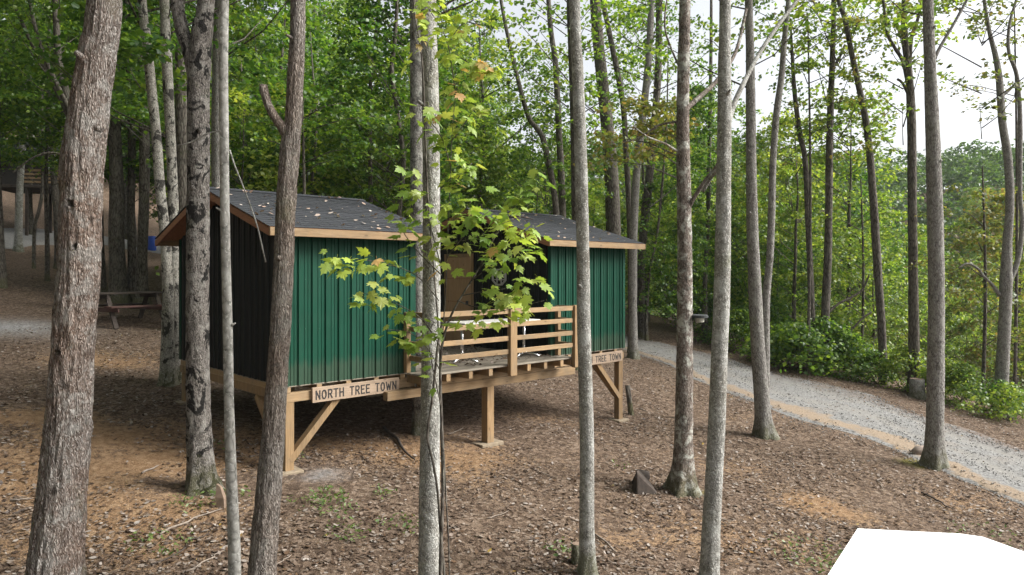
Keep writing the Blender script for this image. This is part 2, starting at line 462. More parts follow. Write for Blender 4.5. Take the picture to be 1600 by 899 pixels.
def shingle_mat():
    m, nt, b = newmat('shingle')
    v = coords(nt)
    oi = N(nt, 'ObjectInfo')
    g = noise_t(nt, v, 160, 2, 0.6)
    c = ramp(nt, g, [(0.3, (0.014, 0.0155, 0.018)), (0.7, (0.040, 0.043, 0.050))])
    hv = N(nt, 'HueSaturation'); nt.links.new(c, hv.inputs['Color'])
    nt.links.new(math_n(nt, 'ADD', math_n(nt, 'MULTIPLY', oi.outputs['Random'], 0.45), 0.75), hv.inputs['Value'])
    nt.links.new(hv.outputs['Color'], b.inputs['Base Color'])
    b.inputs['Roughness'].default_value = 0.9
    bump(nt, b, g, 0.4, 0.003)
    return m
M['shingle'] = shingle_mat()

def ground_mat():
    m, nt, b = newmat('forest_floor')
    v = coords(nt)
    at = N(nt, 'Attribute', attribute_name='soil')
    sep = N(nt, 'SeparateColor'); nt.links.new(at.outputs['Color'], sep.inputs[0])
    n1 = noise_t(nt, v, 1.1, 6, 0.65); n2 = noise_t(nt, v, 9, 6, 0.7); n3 = noise_t(nt, v, 42, 4, 0.7)
    vl = N(nt, 'TexVoronoi'); vl.inputs['Scale'].default_value = 17; vl.inputs['Randomness'].default_value = 1.0
    nzv = N(nt, 'TexNoise'); nzv.inputs['Scale'].default_value = 12; nt.links.new(v, nzv.inputs['Vector'])
    sv = N(nt, 'VectorMath', operation='SCALE'); sv.inputs['Scale'].default_value = 0.16; nt.links.new(nzv.outputs['Color'], sv.inputs[0])
    av = N(nt, 'VectorMath', operation='ADD'); nt.links.new(v, av.inputs[0]); nt.links.new(sv.outputs[0], av.inputs[1]); nt.links.new(av.outputs[0], vl.inputs['Vector'])
    lm = math_n(nt, 'ADD', math_n(nt, 'MULTIPLY', vl.outputs['Color'], 0.55), math_n(nt, 'MULTIPLY', n3, 0.5))
    litter = ramp(nt, lm, [(0.25, (0.040, 0.027, 0.019)), (0.5, (0.105, 0.072, 0.050)), (0.70, (0.19, 0.138, 0.100)), (0.88, (0.30, 0.25, 0.205))])
    clay = ramp(nt, math_n(nt, 'ADD', math_n(nt, 'MULTIPLY', n2, 0.7), math_n(nt, 'MULTIPLY', n3, 0.3)), [(0.3, (0.12, 0.068, 0.036)), (0.5, (0.235, 0.145, 0.080)), (0.70, (0.36, 0.26, 0.165))])
    k = math_n(nt, 'ADD', sep.outputs[0], math_n(nt, 'MULTIPLY', math_n(nt, 'SUBTRACT', n2, 0.5), 2.2))
    k = math_n(nt, 'ADD', k, math_n(nt, 'MULTIPLY', math_n(nt, 'SUBTRACT', n3, 0.5), 1.6))
    c = mix(nt, ramp(nt, k, [(0.42, (0, 0, 0)), (0.75, (1, 1, 1))]), litter, clay)
    moss = math_n(nt, 'ADD', sep.outputs[1], math_n(nt, 'MULTIPLY', math_n(nt, 'SUBTRACT', n3, 0.5), 1.5))
    c = mix(nt, ramp(nt, moss, [(0.5, (0, 0, 0)), (0.75, (0.8, 0.8, 0.8))]), c, (0.16, 0.15, 0.03))
    vg = N(nt, 'TexVoronoi'); vg.inputs['Scale'].default_value = 24; nt.links.new(v, vg.inputs['Vector'])
    grav = ramp(nt, vg.outputs['Color'], [(0.1, (0.14, 0.135, 0.13)), (0.9, (0.40, 0.39, 0.38))])
    c = mix(nt, sep.outputs[2], c, grav)
    nt.links.new(c, b.inputs['Base Color'])
    b.inputs['Roughness'].default_value = 0.95; b.inputs['Specular IOR Level'].default_value = 0.1
    h = math_n(nt, 'ADD', lm, n2)
    bump(nt, b, h, 1.0, 0.05)
    return m
M['ground'] = ground_mat()

def gravel_mat():
    m, nt, b = newmat('gravel')
    v = coords(nt)
    vg = N(nt, 'TexVoronoi'); vg.inputs['Scale'].default_value = 22; nt.links.new(v, vg.inputs['Vector'])
    n2 = noise_t(nt, v, 0.9, 5, 0.6)
    c = ramp(nt, vg.outputs['Color'], [(0.1, (0.115, 0.112, 0.107)), (0.5, (0.165, 0.161, 0.154)), (0.9, (0.225, 0.22, 0.21))])
    c = mix(nt, ramp(nt, n2, [(0.52, (0, 0, 0)), (0.72, (0.55, 0.55, 0.55))]), c, (0.20, 0.17, 0.14))
    at = N(nt, 'Attribute', attribute_name='soil')
    sep = N(nt, 'SeparateColor'); nt.links.new(at.outputs['Color'], sep.inputs[0])
    n3 = noise_t(nt, v, 3.0, 6, 0.7)
    k = math_n(nt, 'ADD', sep.outputs[0], math_n(nt, 'MULTIPLY', math_n(nt, 'SUBTRACT', n3, 0.5), 1.3))
    lane = math_n(nt, 'MULTIPLY', sep.outputs[2], ramp(nt, n3, [(0.25, (0.2, 0.2, 0.2)), (0.6, (0.75, 0.75, 0.75))]))
    c = mix(nt, lane, c, ramp(nt, noise_t(nt, v, 14, 5, 0.7), [(0.3, (0.165, 0.155, 0.138)), (0.7, (0.23, 0.217, 0.195))]))
    sand = ramp(nt, noise_t(nt, v, 20, 4, 0.7), [(0.3, (0.17, 0.128, 0.090)), (0.7, (0.27, 0.212, 0.155))])
    c = mix(nt, ramp(nt, k, [(0.4, (0, 0, 0)), (0.6, (1, 1, 1))]), c, sand)
    n4 = noise_t(nt, v, 2.3, 5, 0.65)
    c = mix(nt, math_n(nt, 'MULTIPLY', sep.outputs[1], ramp(nt, n4, [(0.4, (0, 0, 0)), (0.55, (1, 1, 1))])), c, (0.11, 0.075, 0.055))
    nt.links.new(c, b.inputs['Base Color'])
    b.inputs['Roughness'].default_value = 0.95; b.inputs['Specular IOR Level'].default_value = 0.15
    bump(nt, b, vg.outputs['Distance'], 0.45, 0.02)
    return m
M['gravel'] = gravel_mat()

# ------------------------------------------------------------------ ground sheet
def axis(lo, hi, f0, f1, step, grow):
    a = list(np.arange(f0, f1 + 1e-6, step))
    s = step; x = f0; left = []
    while x > lo:
        s *= grow; x -= s; left.append(x)
    s = step; x = a[-1]; right = []
    while x < hi:
        s *= grow; x += s; right.append(x)
    return left[::-1] + a + right

# photo-derived soil patches: (x, y, rx, ry, kind, weight), metres on the ground
def blob(px, py, rx, ry, ch, w):
    p = ground_at(px, py); return (p.x, p.y, rx, ry, ch, w)
SOIL = [blob(170, 690, 1.3, 1.6, 0, 0.9), blob(60, 650, 1.5, 1.0, 0, 0.7), blob(230, 800, 1.4, 0.8, 0, 0.9), blob(30, 750, 1.0, 0.8, 0, 0.7),
        blob(150, 850, 1.2, 0.6, 0, 0.7), blob(560, 705, 1.4, 0.7, 0, 1.0), blob(700, 690, 1.0, 0.6, 0, 0.7), blob(760, 720, 1.2, 0.5, 0, 0.5),
        blob(1130, 722, 0.7, 0.9, 0, 0.5), blob(1190, 745, 0.5, 0.6, 0, 0.6), blob(1250, 780, 0.5, 0.5, 0, 0.65), blob(1300, 800, 0.6, 0.4, 0, 0.6), blob(1360, 815, 0.6, 0.4, 0, 0.5), blob(1530, 800, 1.0, 0.6, 0, 0.35), blob(1060, 840, 1.6, 0.8, 0, 0.28), blob(1230, 850, 1.4, 0.7, 0, 0.32), blob(820, 760, 1.4, 0.8, 0, 0.25), blob(1120, 660, 1.6, 1.2, 0, 0.22), blob(1180, 820, 1.0, 0.4, 0, 0.5),
        blob(850, 655, 1.2, 0.7, 0, 0.45), blob(1000, 850, 1.1, 0.4, 0, 0.35), blob(150, 560, 2.0, 1.4, 0, 0.55), blob(60, 440, 3, 2, 0, 0.4),
        blob(300, 720, 1.2, 0.9, 0, 0.8), blob(380, 680, 1.0, 0.8, 0, 0.6),
        blob(1440, 725, 0.7, 0.5, 1, 0.9), blob(1400, 690, 0.5, 0.5, 1, 0.6), blob(1095, 770, 0.5, 0.25, 1, 0.8), blob(880, 865, 0.4, 0.2, 1, 0.5),
        blob(15, 512, 1.6, 1.3, 2, 1.0), blob(505, 742, 0.25, 0.25, 2, 0.8)]
def soil(x, y):
    c = [0.20 + 0.30 * noise.noise(Vector((x * 0.35, y * 0.35, 6.0))), 0.0, 0.0]
    for (sx, sy, rx, ry, ch, w) in SOIL:
        e = ((x - sx) / rx) ** 2 + ((y - sy) / ry) ** 2
        if e < 6: c[ch] += w * math.exp(-e)
    c[0] *= 0.75 + 0.6 * noise.noise(Vector((x * 0.8, y * 0.8, 1.0)))
    return c

xs = axis(-420, 420, -13, 17, 0.28, 1.13)
ys = axis(-40, 460, 2.5, 32, 0.28, 1.13)
gv = [(x, y, gz(x, y)) for y in ys for x in xs]
nx = len(xs)
gf = [(j * nx + i, j * nx + i + 1, (j + 1) * nx + i + 1, (j + 1) * nx + i) for j in range(len(ys) - 1) for i in range(nx - 1)]
gm = bpy.data.meshes.new('ground'); gm.from_pydata(gv, [], gf)
gm.polygons.foreach_set('use_smooth', [True] * len(gf))
ca = gm.attributes.new('soil', 'FLOAT_COLOR', 'POINT')
ca.data.foreach_set('color', [k for (x, y, z) in gv for k in ((*soil(x, y), 1.0) if (-16 < x < 20 and y < 36) else (0.2, 0, 0, 1))])
tag(obj('ground', gm, M['ground']), kind='structure')

def draped(name, left, right, mat, n=60, m=12, lift=0.03, edge=0.18, soilf=None):
    """ribbon between two pixel-traced edges, laid on the ground"""
    def along(pts, t):
        s = t * (len(pts) - 1); i = min(int(s), len(pts) - 2); f = s - i
        return pts[i].lerp(pts[i + 1], f)
    V = []; C = []
    for i in range(n + 1):
        a, b = along(left, i / n), along(right, i / n)
        for j in range(m + 1):
            q = a.lerp(b, j / m)
            e = math.sin(math.pi * j / m) ** 0.4 if 0 < j < m else 0
            x = q.x + 0.5 * noise.noise(Vector((q.x * 0.45, q.y * 0.45, 2))); y = q.y + 0.5 * noise.noise(Vector((q.x * 0.45, q.y * 0.45, 9)))
            zz = gz(x, y) + (lift * e if 0 < j < m else -0.03)
            rut = -0.03 * (math.exp(-((j / m - 0.40) / 0.07) ** 2) + math.exp(-((j / m - 0.72) / 0.07) ** 2))
            V.append((x, y, zz + max(rut, -0.8 * lift * e)))
            C += list(soilf(j / m, i / n)) + [1.0] if soilf else [0, 0, 0, 1]
    Fc = [(i * (m + 1) + j, i * (m + 1) + j + 1, (i + 1) * (m + 1) + j + 1, (i + 1) * (m + 1) + j) for i in range(n) for j in range(m)]
    me = bpy.data.meshes.new(name); me.from_pydata(V, [], Fc)
    me.polygons.foreach_set('use_smooth', [True] * len(Fc))
    a = me.attributes.new('soil', 'FLOAT_COLOR', 'POINT'); a.data.foreach_set('color', C)
    return tag(obj(name, me, mat), kind='structure')

near_e = [ground_at(*q) for q in ((900, 522), (985, 550), (1100, 598), (1200, 640), (1400, 708), (1473, 733), (1600, 792))]
far_e = [ground_at(*q) for q in ((900, 508), (985, 525), (1100, 551), (1200, 580), (1350, 614), (1446, 652), (1600, 706))]
d1, d2 = (near_e[-1] - near_e[-2]).normalized(), (far_e[-1] - far_e[-2]).normalized()
near_e.append(near_e[-1] + d1 * 14); far_e.append(far_e[-1] + d1 * 14)
draped('gravel_road', near_e, far_e, M['gravel'], 110, 20, 0.07,
       soilf=lambda t, s: (0.98 * math.exp(-((t - 0.12 - 0.04 * noise.noise(Vector((s * 14, 0, 3)))) / 0.095) ** 2) * (0.8 + 0.5 * noise.noise(Vector((s * 9, 1, 5)))), max(0.0, (t - 0.74) * 4), math.exp(-((t - 0.40 - 0.02 * noise.noise(Vector((s * 11, 4, 1)))) / 0.06) ** 2) + math.exp(-((t - 0.72 - 0.02 * noise.noise(Vector((s * 10, 7, 1)))) / 0.06) ** 2)))
lt_n = [ground_at(*q) for q in ((-300, 402), (-60, 398), (60, 385), (150, 384), (240, 396), (330, 404))]
lt_f = [ground_at(*q) for q in ((-300, 352), (-60, 352), (60, 356), (150, 366), (240, 380), (330, 392))]
draped('gravel_lane', lt_n, lt_f, M['gravel'], 50, 8, 0.06)

# ------------------------------------------------------------------ leaf litter, gravel stones, weeds (uncountable)
rng = np.random.default_rng(7)
def leaf_cards(pos, nrm, size, curl=0.35, tilt=0.35, narrow=0.62):
    """pos (n,3), nrm (3,), size (n,) -> (n,6,3) slightly curled pointed leaves"""
    n = len(pos)
    th = rng.uniform(0, 2 * math.pi, n)
    d = np.stack([np.cos(th), np.sin(th), rng.normal(0, tilt, n)], 1); d /= np.linalg.norm(d, axis=1)[:, None]
    up = np.asarray(nrm)[None] + rng.normal(0, tilt, (n, 3)); up /= np.linalg.norm(up, axis=1)[:, None]
    s = np.cross(d, up); s /= np.linalg.norm(s, axis=1)[:, None]
    u = np.cross(s, d)
    L = size[:, None]
    w = L * narrow * rng.uniform(0.7, 1.15, (n, 1)) * 0.5
    c = L * curl * rng.uniform(-0.2, 1.0, (n, 1)) * 0.5
    p = pos
    return np.stack([p - d * L * 0.5 + u * c * 0.8, p - d * L * 0.1 + s * w + u * c * 0.6, p + d * L * 0.22 + s * w * 0.75 + u * c * 0.5,
                     p + d * L * 0.55 + u * c, p + d * L * 0.22 - s * w * 0.75 + u * c * 0.5, p - d * L * 0.1 - s * w + u * c * 0.6], 1)
LT = [(0, 1, 5), (1, 2, 4), (1, 4, 5), (2, 3, 4)]

A0 = Vector((-3.44, 10.66, H - 1.71)); TH = math.atan2(0.681, 0.732)
cu, su = math.cos(TH), math.sin(TH)
def to_local(x, y):
    dx, dy = x - A0.x, y - A0.y
    return dx * cu + dy * su, -dx * su + dy * cu
def to_world(u, v, z=0.0):
    return Vector((A0.x + u * cu - v * su, A0.y + u * su + v * cu, A0.z + z))
NE2 = [(p.x, p.y) for p in near_e]
def road_side(x, y):
    """signed metres past the road's near edge"""
    best = 1e9; sgn = -1
    for (x0, y0), (x1, y1) in zip(NE2[:-1], NE2[1:]):
        dx, dy = x1 - x0, y1 - y0; L2 = dx * dx + dy * dy
        t = min(1, max(0, ((x - x0) * dx + (y - y0) * dy) / L2))
        qx, qy = x - x0 - t * dx, y - y0 - t * dy
        dd = math.hypot(qx, qy)
        if dd < best:
            best = dd; sgn = 1 if (dx * qy - dy * qx) > 0 else -1
    return best * sgn

def scatter_litter():
    pts = []; sz = []
    rr = random.Random(3)
    tries = 0
    while len(pts) < 118000 and tries < 650000:
        tries += 1
        y = 4.2 + 30 * rr.random() ** 1.5
        x = (-0.80 + 1.62 * rr.random()) * y
        if x < -14 or x > 17: continue
        u, v = to_local(x, y)
        dens = 0.50 + 0.95 * noise.noise(Vector((x * 0.55, y * 0.55, 4))) + 0.5 * noise.noise(Vector((x * 1.9, y * 1.9, 8)))
        c = soil(x, y)
        dens -= 0.42 * max(0, c[0] - 0.2) + 0.8 * c[2]
        if 0.3 < u < 8.0 and 0.6 < v < 5: dens *= 0.3
        rs = road_side(x, y)
        if rs > -0.15:
            dens = -0.06 + 0.4 * max(0, noise.noise(Vector((x * 0.7, y * 0.7, 5)))) + (0.25 if rs < 0.4 else 0) if rs < 3.6 else (0.25 + 0.4 * min(1, (rs - 3.6)) if rs < 8 else 0.0)
        if rr.random() > dens + 0.10: continue
        pts.append((x, y, gz(x, y) + (0.008 if rs < 0 else 0.05) + 0.014 * rr.random())); sz.append(0.020 + 0.068 * rr.random() ** 2.0)
    return np.array(pts), np.array(sz)
lp, lsz = scatter_litter()
tag(obj('leaf_litter', tri_fan_mesh('leaf_litter', leaf_cards(lp, (0.10, -0.05, 1), lsz, 0.45, 0.26), LT), M['litter']),
    'brown fallen leaves carpeting the slope around the cabins', 'leaves', kind='stuff')
gi = rng.choice(len(lp), 260, replace=False)
tag(obj('yellow_leaves', tri_fan_mesh('yellow_leaves', leaf_cards(lp[gi] + np.array([0, 0, 0.025]), (0, 0, 1), lsz[gi] * 1.05, 0.4, 0.25), LT), M['litter_gold']),
    'scattered yellow and orange fallen leaves among the brown litter', 'leaves', kind='stuff')

def scatter_stones():
    rr = random.Random(9); V = []
    for _ in range(9000):
        s = rr.random(); t = rr.uniform(0.2, 0.98)
        if min(abs(t - 0.40), abs(t - 0.72)) < 0.06 and rr.random() < 0.8: continue
        if rr.random() < 0.15: t = rr.uniform(-0.06, 0.06)
        k = (0.14 + 0.86 * s) * (len(near_e) - 1); i = min(int(k), len(near_e) - 2); f = k - i
        q = near_e[i].lerp(near_e[i + 1], f).lerp(far_e[i].lerp(far_e[i + 1], f), t)
        V.append((q.x + rr.uniform(-.1, .1), q.y + rr.uniform(-.1, .1), gz(q.x, q.y) + (0.065 if 0.05 < t < 0.95 else 0.012)))
    return np.array(V)
sp = scatter_stones(); ns = len(sp)
base = np.array([(1, 0, 0), (0, 1, 0), (-1, 0, 0), (0, -1, 0), (0, 0, 0.7), (0, 0, -0.7)], dtype=float)
rad = rng.uniform(0.008, 0.026, (ns, 1, 1)); rt = rng.uniform(0, 6.28, ns)
SV = base[None] * rng.uniform(0.6, 1.3, (ns, 6, 1)) * rad
SV = np.stack([SV[..., 0] * np.cos(rt)[:, None] - SV[..., 1] * np.sin(rt)[:, None], SV[..., 0] * np.sin(rt)[:, None] + SV[..., 1] * np.cos(rt)[:, None], SV[..., 2]], 2) + sp[:, None]
OT = [(0, 1, 4), (1, 2, 4), (2, 3, 4), (3, 0, 4), (1, 0, 5), (2, 1, 5), (3, 2, 5), (0, 3, 5)]
M['pebble'] = leaf_mat('pebble', [(0.09, 0.088, 0.084), (0.14, 0.137, 0.13), (0.19, 0.186, 0.178), (0.27, 0.265, 0.25)], 1.0, 0.0, 0.03)
tag(obj('gravel_stones', tri_fan_mesh('gravel_stones', SV, OT), M['pebble']), 'loose grey gravel stones on the road', 'gravel', kind='stuff')

def weed_patch(spots):
    V = []
    rr = random.Random(5)
    for (px, py, n, r) in spots:
        c = ground_at(px, py)
        for _ in range(n):
            a = rr.uniform(0, 6.28); q = r * math.sqrt(rr.random())
            x, y = c.x + q * math.cos(a), c.y + q * math.sin(a)
            V.append((x, y, gz(x, y) + rr.uniform(0.02, 0.11)))
    V = np.array(V)
    return tri_fan_mesh('weeds', leaf_cards(V, (0, -0.3, 1), rng.uniform(0.03, 0.08, len(V)), 0.4, 0.5, 0.45), LT)
tag(obj('weeds', weed_patch([(512, 780, 130, 0.28), (480, 790, 50, 0.3), (545, 835, 70, 0.3), (600, 775, 50, 0.2), (530, 800, 60, 0.3), (300, 790, 60, 0.3), (250, 855, 70, 0.4),
                             (360, 775, 60, 0.3), (620, 825, 60, 0.3), (970, 730, 25, 0.2), (1270, 870, 140, 0.6), (1340, 890, 120, 0.5), (1560, 850, 120, 0.8), (345, 700, 40, 0.3), (450, 720, 40, 0.3), (880, 865, 40, 0.25)]), M['weed']),
    'small green weeds sprouting through the leaf litter', 'weeds', kind='stuff')

# ------------------------------------------------------------------ cabins
SL = 0.298; EAVE_Z = 2.40; OV = 0.30; OG = 0.36; DEP = 4.7; MID = DEP / 2
def roof_z(v):
    return EAVE_Z + SL * (OV + (v if v <= MID else DEP - v))

def siding(width, z0, ztop, rev=False, stepw=0.2286):
    """ribbed steel sheet in x (along the wall) / -y (outward)"""
    prof = []
    x = 0.0
    while x < width - 1e-4:
        for (dx, h) in ((0.0, 0.026), (0.016, 0.026), (0.026, 0.0), (0.085, 0.0), (0.089, 0.008), (0.101, 0.008), (0.105, 0.0), (0.145, 0.0), (0.149, 0.008), (0.161, 0.008), (0.165, 0.0), (0.205, 0.0), (0.215, 0.026)):
            if x + dx <= width: prof.append((x + dx, h))
        x += stepw
    prof.append((width, prof[-1][1]))
    b = MB(); n = len(prof)
    for (a, h) in prof:
        b.v.append((a, -h, z0)); b.v.append((a, -h, ztop(a)))
    for i in range(n - 1):
        b.f.append((2 * i, 2 * i + 2, 2 * i + 3, 2 * i + 1))
    return b

def screws(pts):
    b = MB()
    for (x, y, z) in pts:
        b.cbox(x - 0.0045, x + 0.0045, y - 0.006, y, z - 0.0045, z + 0.0045, 0.0015)
    return b

SHING = {}
def shingle_mesh(w):
    key = round(w, 2)
    if key in SHING: return SHING[key]
    b = MB(); e = 0.15; x = 0.0
    tab = 0.31
    while x < w - 0.02:
        x1 = min(x + tab, w)
        g = 0.004
        n = len(b.v)
        b.v += [(x + g, 0, 0.002), (x1 - g, 0, 0.002), (x1 - g, e, 0.0015), (x + g, e, 0.0015), (x + g, 0, 0.011), (x1 - g, 0, 0.011), (x1 - g, e, 0.004), (x + g, e, 0.004)]
        b.f += [tuple(n + i for i in q) for q in ((4, 5, 6, 7), (0, 1, 5, 4), (1, 2, 6, 5), (3, 0, 4, 7))]
        x += tab
    SHING[key] = b.mesh('shingle')
    return SHING[key]

def make_cabin(u0, wid, label, gable_door, shingles=True, root=None):
    root = root or empty('metal_cabin', to_world(u0, 0, 0), TH)
    tag(root, label, 'cabin')
    zt = lambda v: roof_z(v) - 0.10
    # solid core behind the steel sheets
    c = MB()
    pg = [(0.012, 0.0), (DEP - 0.012, 0.0), (DEP - 0.012, zt(0.012)), (MID, zt(MID)), (0.012, zt(0.012))]
    n = 0
    c.v = [(0.012, y, z) for y, z in pg] + [(wid - 0.012, y, z) for y, z in pg]
    k = len(pg)
    c.f = [tuple(reversed(range(k))), tuple(range(k, 2 * k))] + [(i, (i + 1) % k, (i + 1) % k + k, i + k) for i in range(k)]
    wall = c.build('wall', M['core'], root)
    # steel sheets: front, back (x along the wall), left gable, right gable
    x = 0.0; i = 0
    while x < wid - 0.01:
        w = min(0.9144, wid - x)
        s = siding(w, -0.01, lambda a: zt(0.0) - 0.01)
        o = s.build('siding_panel', M['green_metal'], wall, loc=(x, 0.0 - 0.0015 * (i % 2), 0))
        s2 = s.build('siding_panel', M['green_metal'], wall, loc=(wid - x, DEP + 0.0015 * (i % 2), 0)); s2.rotation_euler = (0, 0, math.pi)
        x += 0.9144; i += 1
    x = 0.0; i = 0
    while x < DEP - 0.01:
        w = min(0.9144, DEP - x)
        x0 = x
        s = siding(w, -0.01, lambda a: zt(DEP - (x0 + a)) - 0.01)
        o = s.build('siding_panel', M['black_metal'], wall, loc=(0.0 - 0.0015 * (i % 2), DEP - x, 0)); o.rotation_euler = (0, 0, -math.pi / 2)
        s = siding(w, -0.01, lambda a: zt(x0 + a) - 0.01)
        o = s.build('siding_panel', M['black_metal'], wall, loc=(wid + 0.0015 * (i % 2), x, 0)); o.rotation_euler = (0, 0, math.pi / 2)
        x += 0.9144; i += 1
    for (cx, cy, sx, sy) in ((0, 0, -1, -1), (wid, 0, 1, -1), (0, DEP, -1, 1), (wid, DEP, 1, 1)):
        b = MB()
        xa, xb = sorted((cx + sx * 0.024, cx - sx * 0.06)); ya, yb = sorted((cy + sy * 0.024, cy - sy * 0.06))
        b.prism([(xa, ya), (xb, ya), (xb, yb), (xa, yb)], -0.012, zt(0) - 0.02)
        b.build('corner_trim', M['green_metal'], root)
    pts = []
    for zz in (0.06, 0.85, 1.62):
        for q in np.arange(0.07, wid, 0.2286): pts.append((q + 0.03, -0.001, zz + 0.01 * random.Random(q * zz).uniform(-1, 1)))
    o = screws(pts).build('screws', M['grey_box'], root); o['kind'] = 'stuff'
    # roof: two slabs with plywood underside, rafters at the rakes, fascia
    roof = MB()
    x0, x1 = -OG, wid + OG
    for sgn in (1, -1):
        ya, yb = (-OV, MID) if sgn == 1 else (DEP + OV, MID)
        za, zb = EAVE_Z, roof_z(MID)
        n = len(roof.v)
        roof.v += [(x0, ya, za - 0.03), (x1, ya, za - 0.03), (x1, yb, zb - 0.03), (x0, yb, zb - 0.03), (x0, ya, za - 0.012), (x1, ya, za - 0.012), (x1, yb, zb - 0.012), (x0, yb, zb - 0.012)]
        fc = ((0, 3, 2, 1), (4, 5, 6, 7), (0, 1, 5, 4), (1, 2, 6, 5), (3, 0, 4, 7))
        roof.f += [tuple(n + i for i in (q if sgn == 1 else q[::-1])) for q in fc]
    ro = roof.build('roof', M['soffit'], root)
    for y in (-OV - 0.019, DEP + OV + 0.019):
        MB().cbox(x0 - 0.02, x1 + 0.02, y - 0.019, y + 0.019, EAVE_Z - 0.145, EAVE_Z - 0.022, 0.004).build('fascia', M['wood'], root)
    for x in (x0 - 0.002, x1 + 0.002):
        for (ya, yb) in ((-OV, MID - 0.001), (DEP + OV, MID + 0.001)):
            b = MB(); t = 0.019; n = 0
            za, zb = EAVE_Z - 0.034, roof_z(MID) - 0.034
            b.v = [(x - t, ya, za - 0.115), (x + t, ya, za - 0.115), (x + t, yb, zb - 0.115), (x - t, yb, zb - 0.115), (x - t, ya, za), (x + t, ya, za), (x + t, yb, zb), (x - t, yb, zb)]
            b.f = [(0, 3, 2, 1), (4, 5, 6, 7), (0, 1, 5, 4), (1, 2, 6, 5), (2, 3, 7, 6), (3, 0, 4, 7)]
            b.build('rake_board', M['soffit'], root)
    # shingles, course by course
    ln = math.hypot(MID + OV, roof_z(MID) - EAVE_Z); ang = math.atan2(roof_z(MID) - EAVE_Z, MID + OV)
    nc = int(ln / 0.14); ex = ln / nc
    W = wid + 2 * OG + 0.06
    rr = random.Random(int(u0 * 10))
    back = MB()
    for k in range(nc):
        d = k * ex - 0.012
        y = -OV + d * math.cos(ang); z = EAVE_Z - 0.010 + d * math.sin(ang)
        st = -0.31 * ((k * 2) % 3) / 3 - (0.465 if k % 2 else 0)
        x = st
        while x < W - 0.03:
            xa, xb = max(x, 0), min(x + 0.93, W)
            if xb - xa > 0.03:
                if shingles:
                    o = obj('shingle', shingle_mesh(xb - xa), M['shingle'], ro, (x0 - 0.03 + xa, y + rr.uniform(-.002, .002), z))
                    o.rotation_euler = (ang, 0, 0)
            x += 0.93
        yy = DEP + OV - d * math.cos(ang)
        n = len(back.v); e = 0.15
        for (dd, h) in ((0, 0.002), (0, 0.011), (e, 0.004)):
            back.v += [(x0 - 0.03, yy - dd * math.cos(ang), z + dd * math.sin(ang) + h), (x1 + 0.03, yy - dd * math.cos(ang), z + dd * math.sin(ang) + h)]
        back.f += [(n, n + 2, n + 3, n + 1), (n + 2, n + 4, n + 5, n + 3)]
        if not shingles:
            n = len(back.v)
            for (dd, h) in ((0, 0.002), (0, 0.011), (e, 0.004)):
                back.v += [(x0 - 0.03, y + dd * math.cos(ang), z + dd * math.sin(ang) + h), (x1 + 0.03, y + dd * math.cos(ang), z + dd * math.sin(ang) + h)]
            back.f += [(n, n + 1, n + 3, n + 2), (n + 2, n + 3, n + 5, n + 4)]
    back.build('shingle_courses', M['shingle'], ro)['kind'] = 'stuff'
    rz = roof_z(MID)
    b = MB(); n = 0
    b.v = [(x0 - 0.03, MID - 0.14, rz - 0.030), (x1 + 0.03, MID - 0.14, rz - 0.030), (x1 + 0.03, MID, rz + 0.020), (x0 - 0.03, MID, rz + 0.020), (x1 + 0.03, MID + 0.14, rz - 0.030), (x0 - 0.03, MID + 0.14, rz - 0.030)]
    b.f = [(0, 1, 2, 3), (3, 2, 4, 5)]
    b.build('ridge_cap', M['shingle'], ro)
    # floor frame
    x = 0.05
    while x < wid:
        MB().cbox(x - 0.045, x + 0.045, 0.0, DEP, -0.118, -0.030, 0.003).build('joist', M['wood'], root)
        x += 0.52
    MB().cbox(0.0, wid, -0.004, DEP + 0.004, -0.028, -0.012, 0.002).build('floor_panel', M['wood_old'], root)
    for (xp) in (0.085, wid - 0.085):
        for yp in (0.085, DEP - 0.1):
            if yp < 1 and ((u0 < 1 and xp > 1) or (u0 > 1 and xp < 1)): continue
            wp = root.matrix_basis @ Vector((xp, yp, 0))
            zb = gz(wp.x, wp.y) - wp.z - 0.12
            MB().cbox(xp - 0.072, xp + 0.072, yp - 0.072, yp + 0.072, zb, -0.272 if yp > 1 else -0.262, 0.006).build('post', M['wood_up'], root)
            MB().cbox(xp - 0.19, xp + 0.19, yp - 0.17, yp + 0.17, zb - 0.1, zb + 0.145, 0.01).build('footing_board', M['concrete'], root)
    MB().cbox(-0.02, wid + 0.02, 0.01, 0.15, -0.262, -0.12, 0.004).build('girder', M['wood'], root)
    MB().cbox(-0.02, wid + 0.02, DEP - 0.17, DEP - 0.03, -0.262, -0.12, 0.004).build('girder', M['wood'], root)
    for xs_ in (0.0, wid - 0.1):
        MB().cbox(xs_, xs_ + 0.1, 0.155, DEP - 0.175, -0.258, -0.12, 0.004).build('side_girder', M['wood_up'], root)
    return root

def brace(root, a, b, up=(0, 1, 0)):
    MB().beam(a, b, 0.10, 0.13, up).build('brace', M['wood_up'], root)

LW = 2.36; RU = 5.80; RW = 2.42
left = make_cabin(0.0, LW, 'green metal cabin with black gable on timber posts at left, nearest to camera', False)
right = make_cabin(RU, RW, 'green metal cabin at right end of the deck, plywood door and octagonal window', True)
brace(left, (0.10, 0.075, -1.16), (0.92, 0.075, -0.275)); brace(left, (0.05, 0.14, -1.16), (0.05, 1.05, -0.275), (1, 0, 0))
brace(right, (RW - 0.10, 0.075, -1.16), (RW - 0.92, 0.075, -0.275)); brace(right, (RW - 0.09, 0.16, -1.10), (RW - 0.09, 1.0, -0.28), (1, 0, 0))

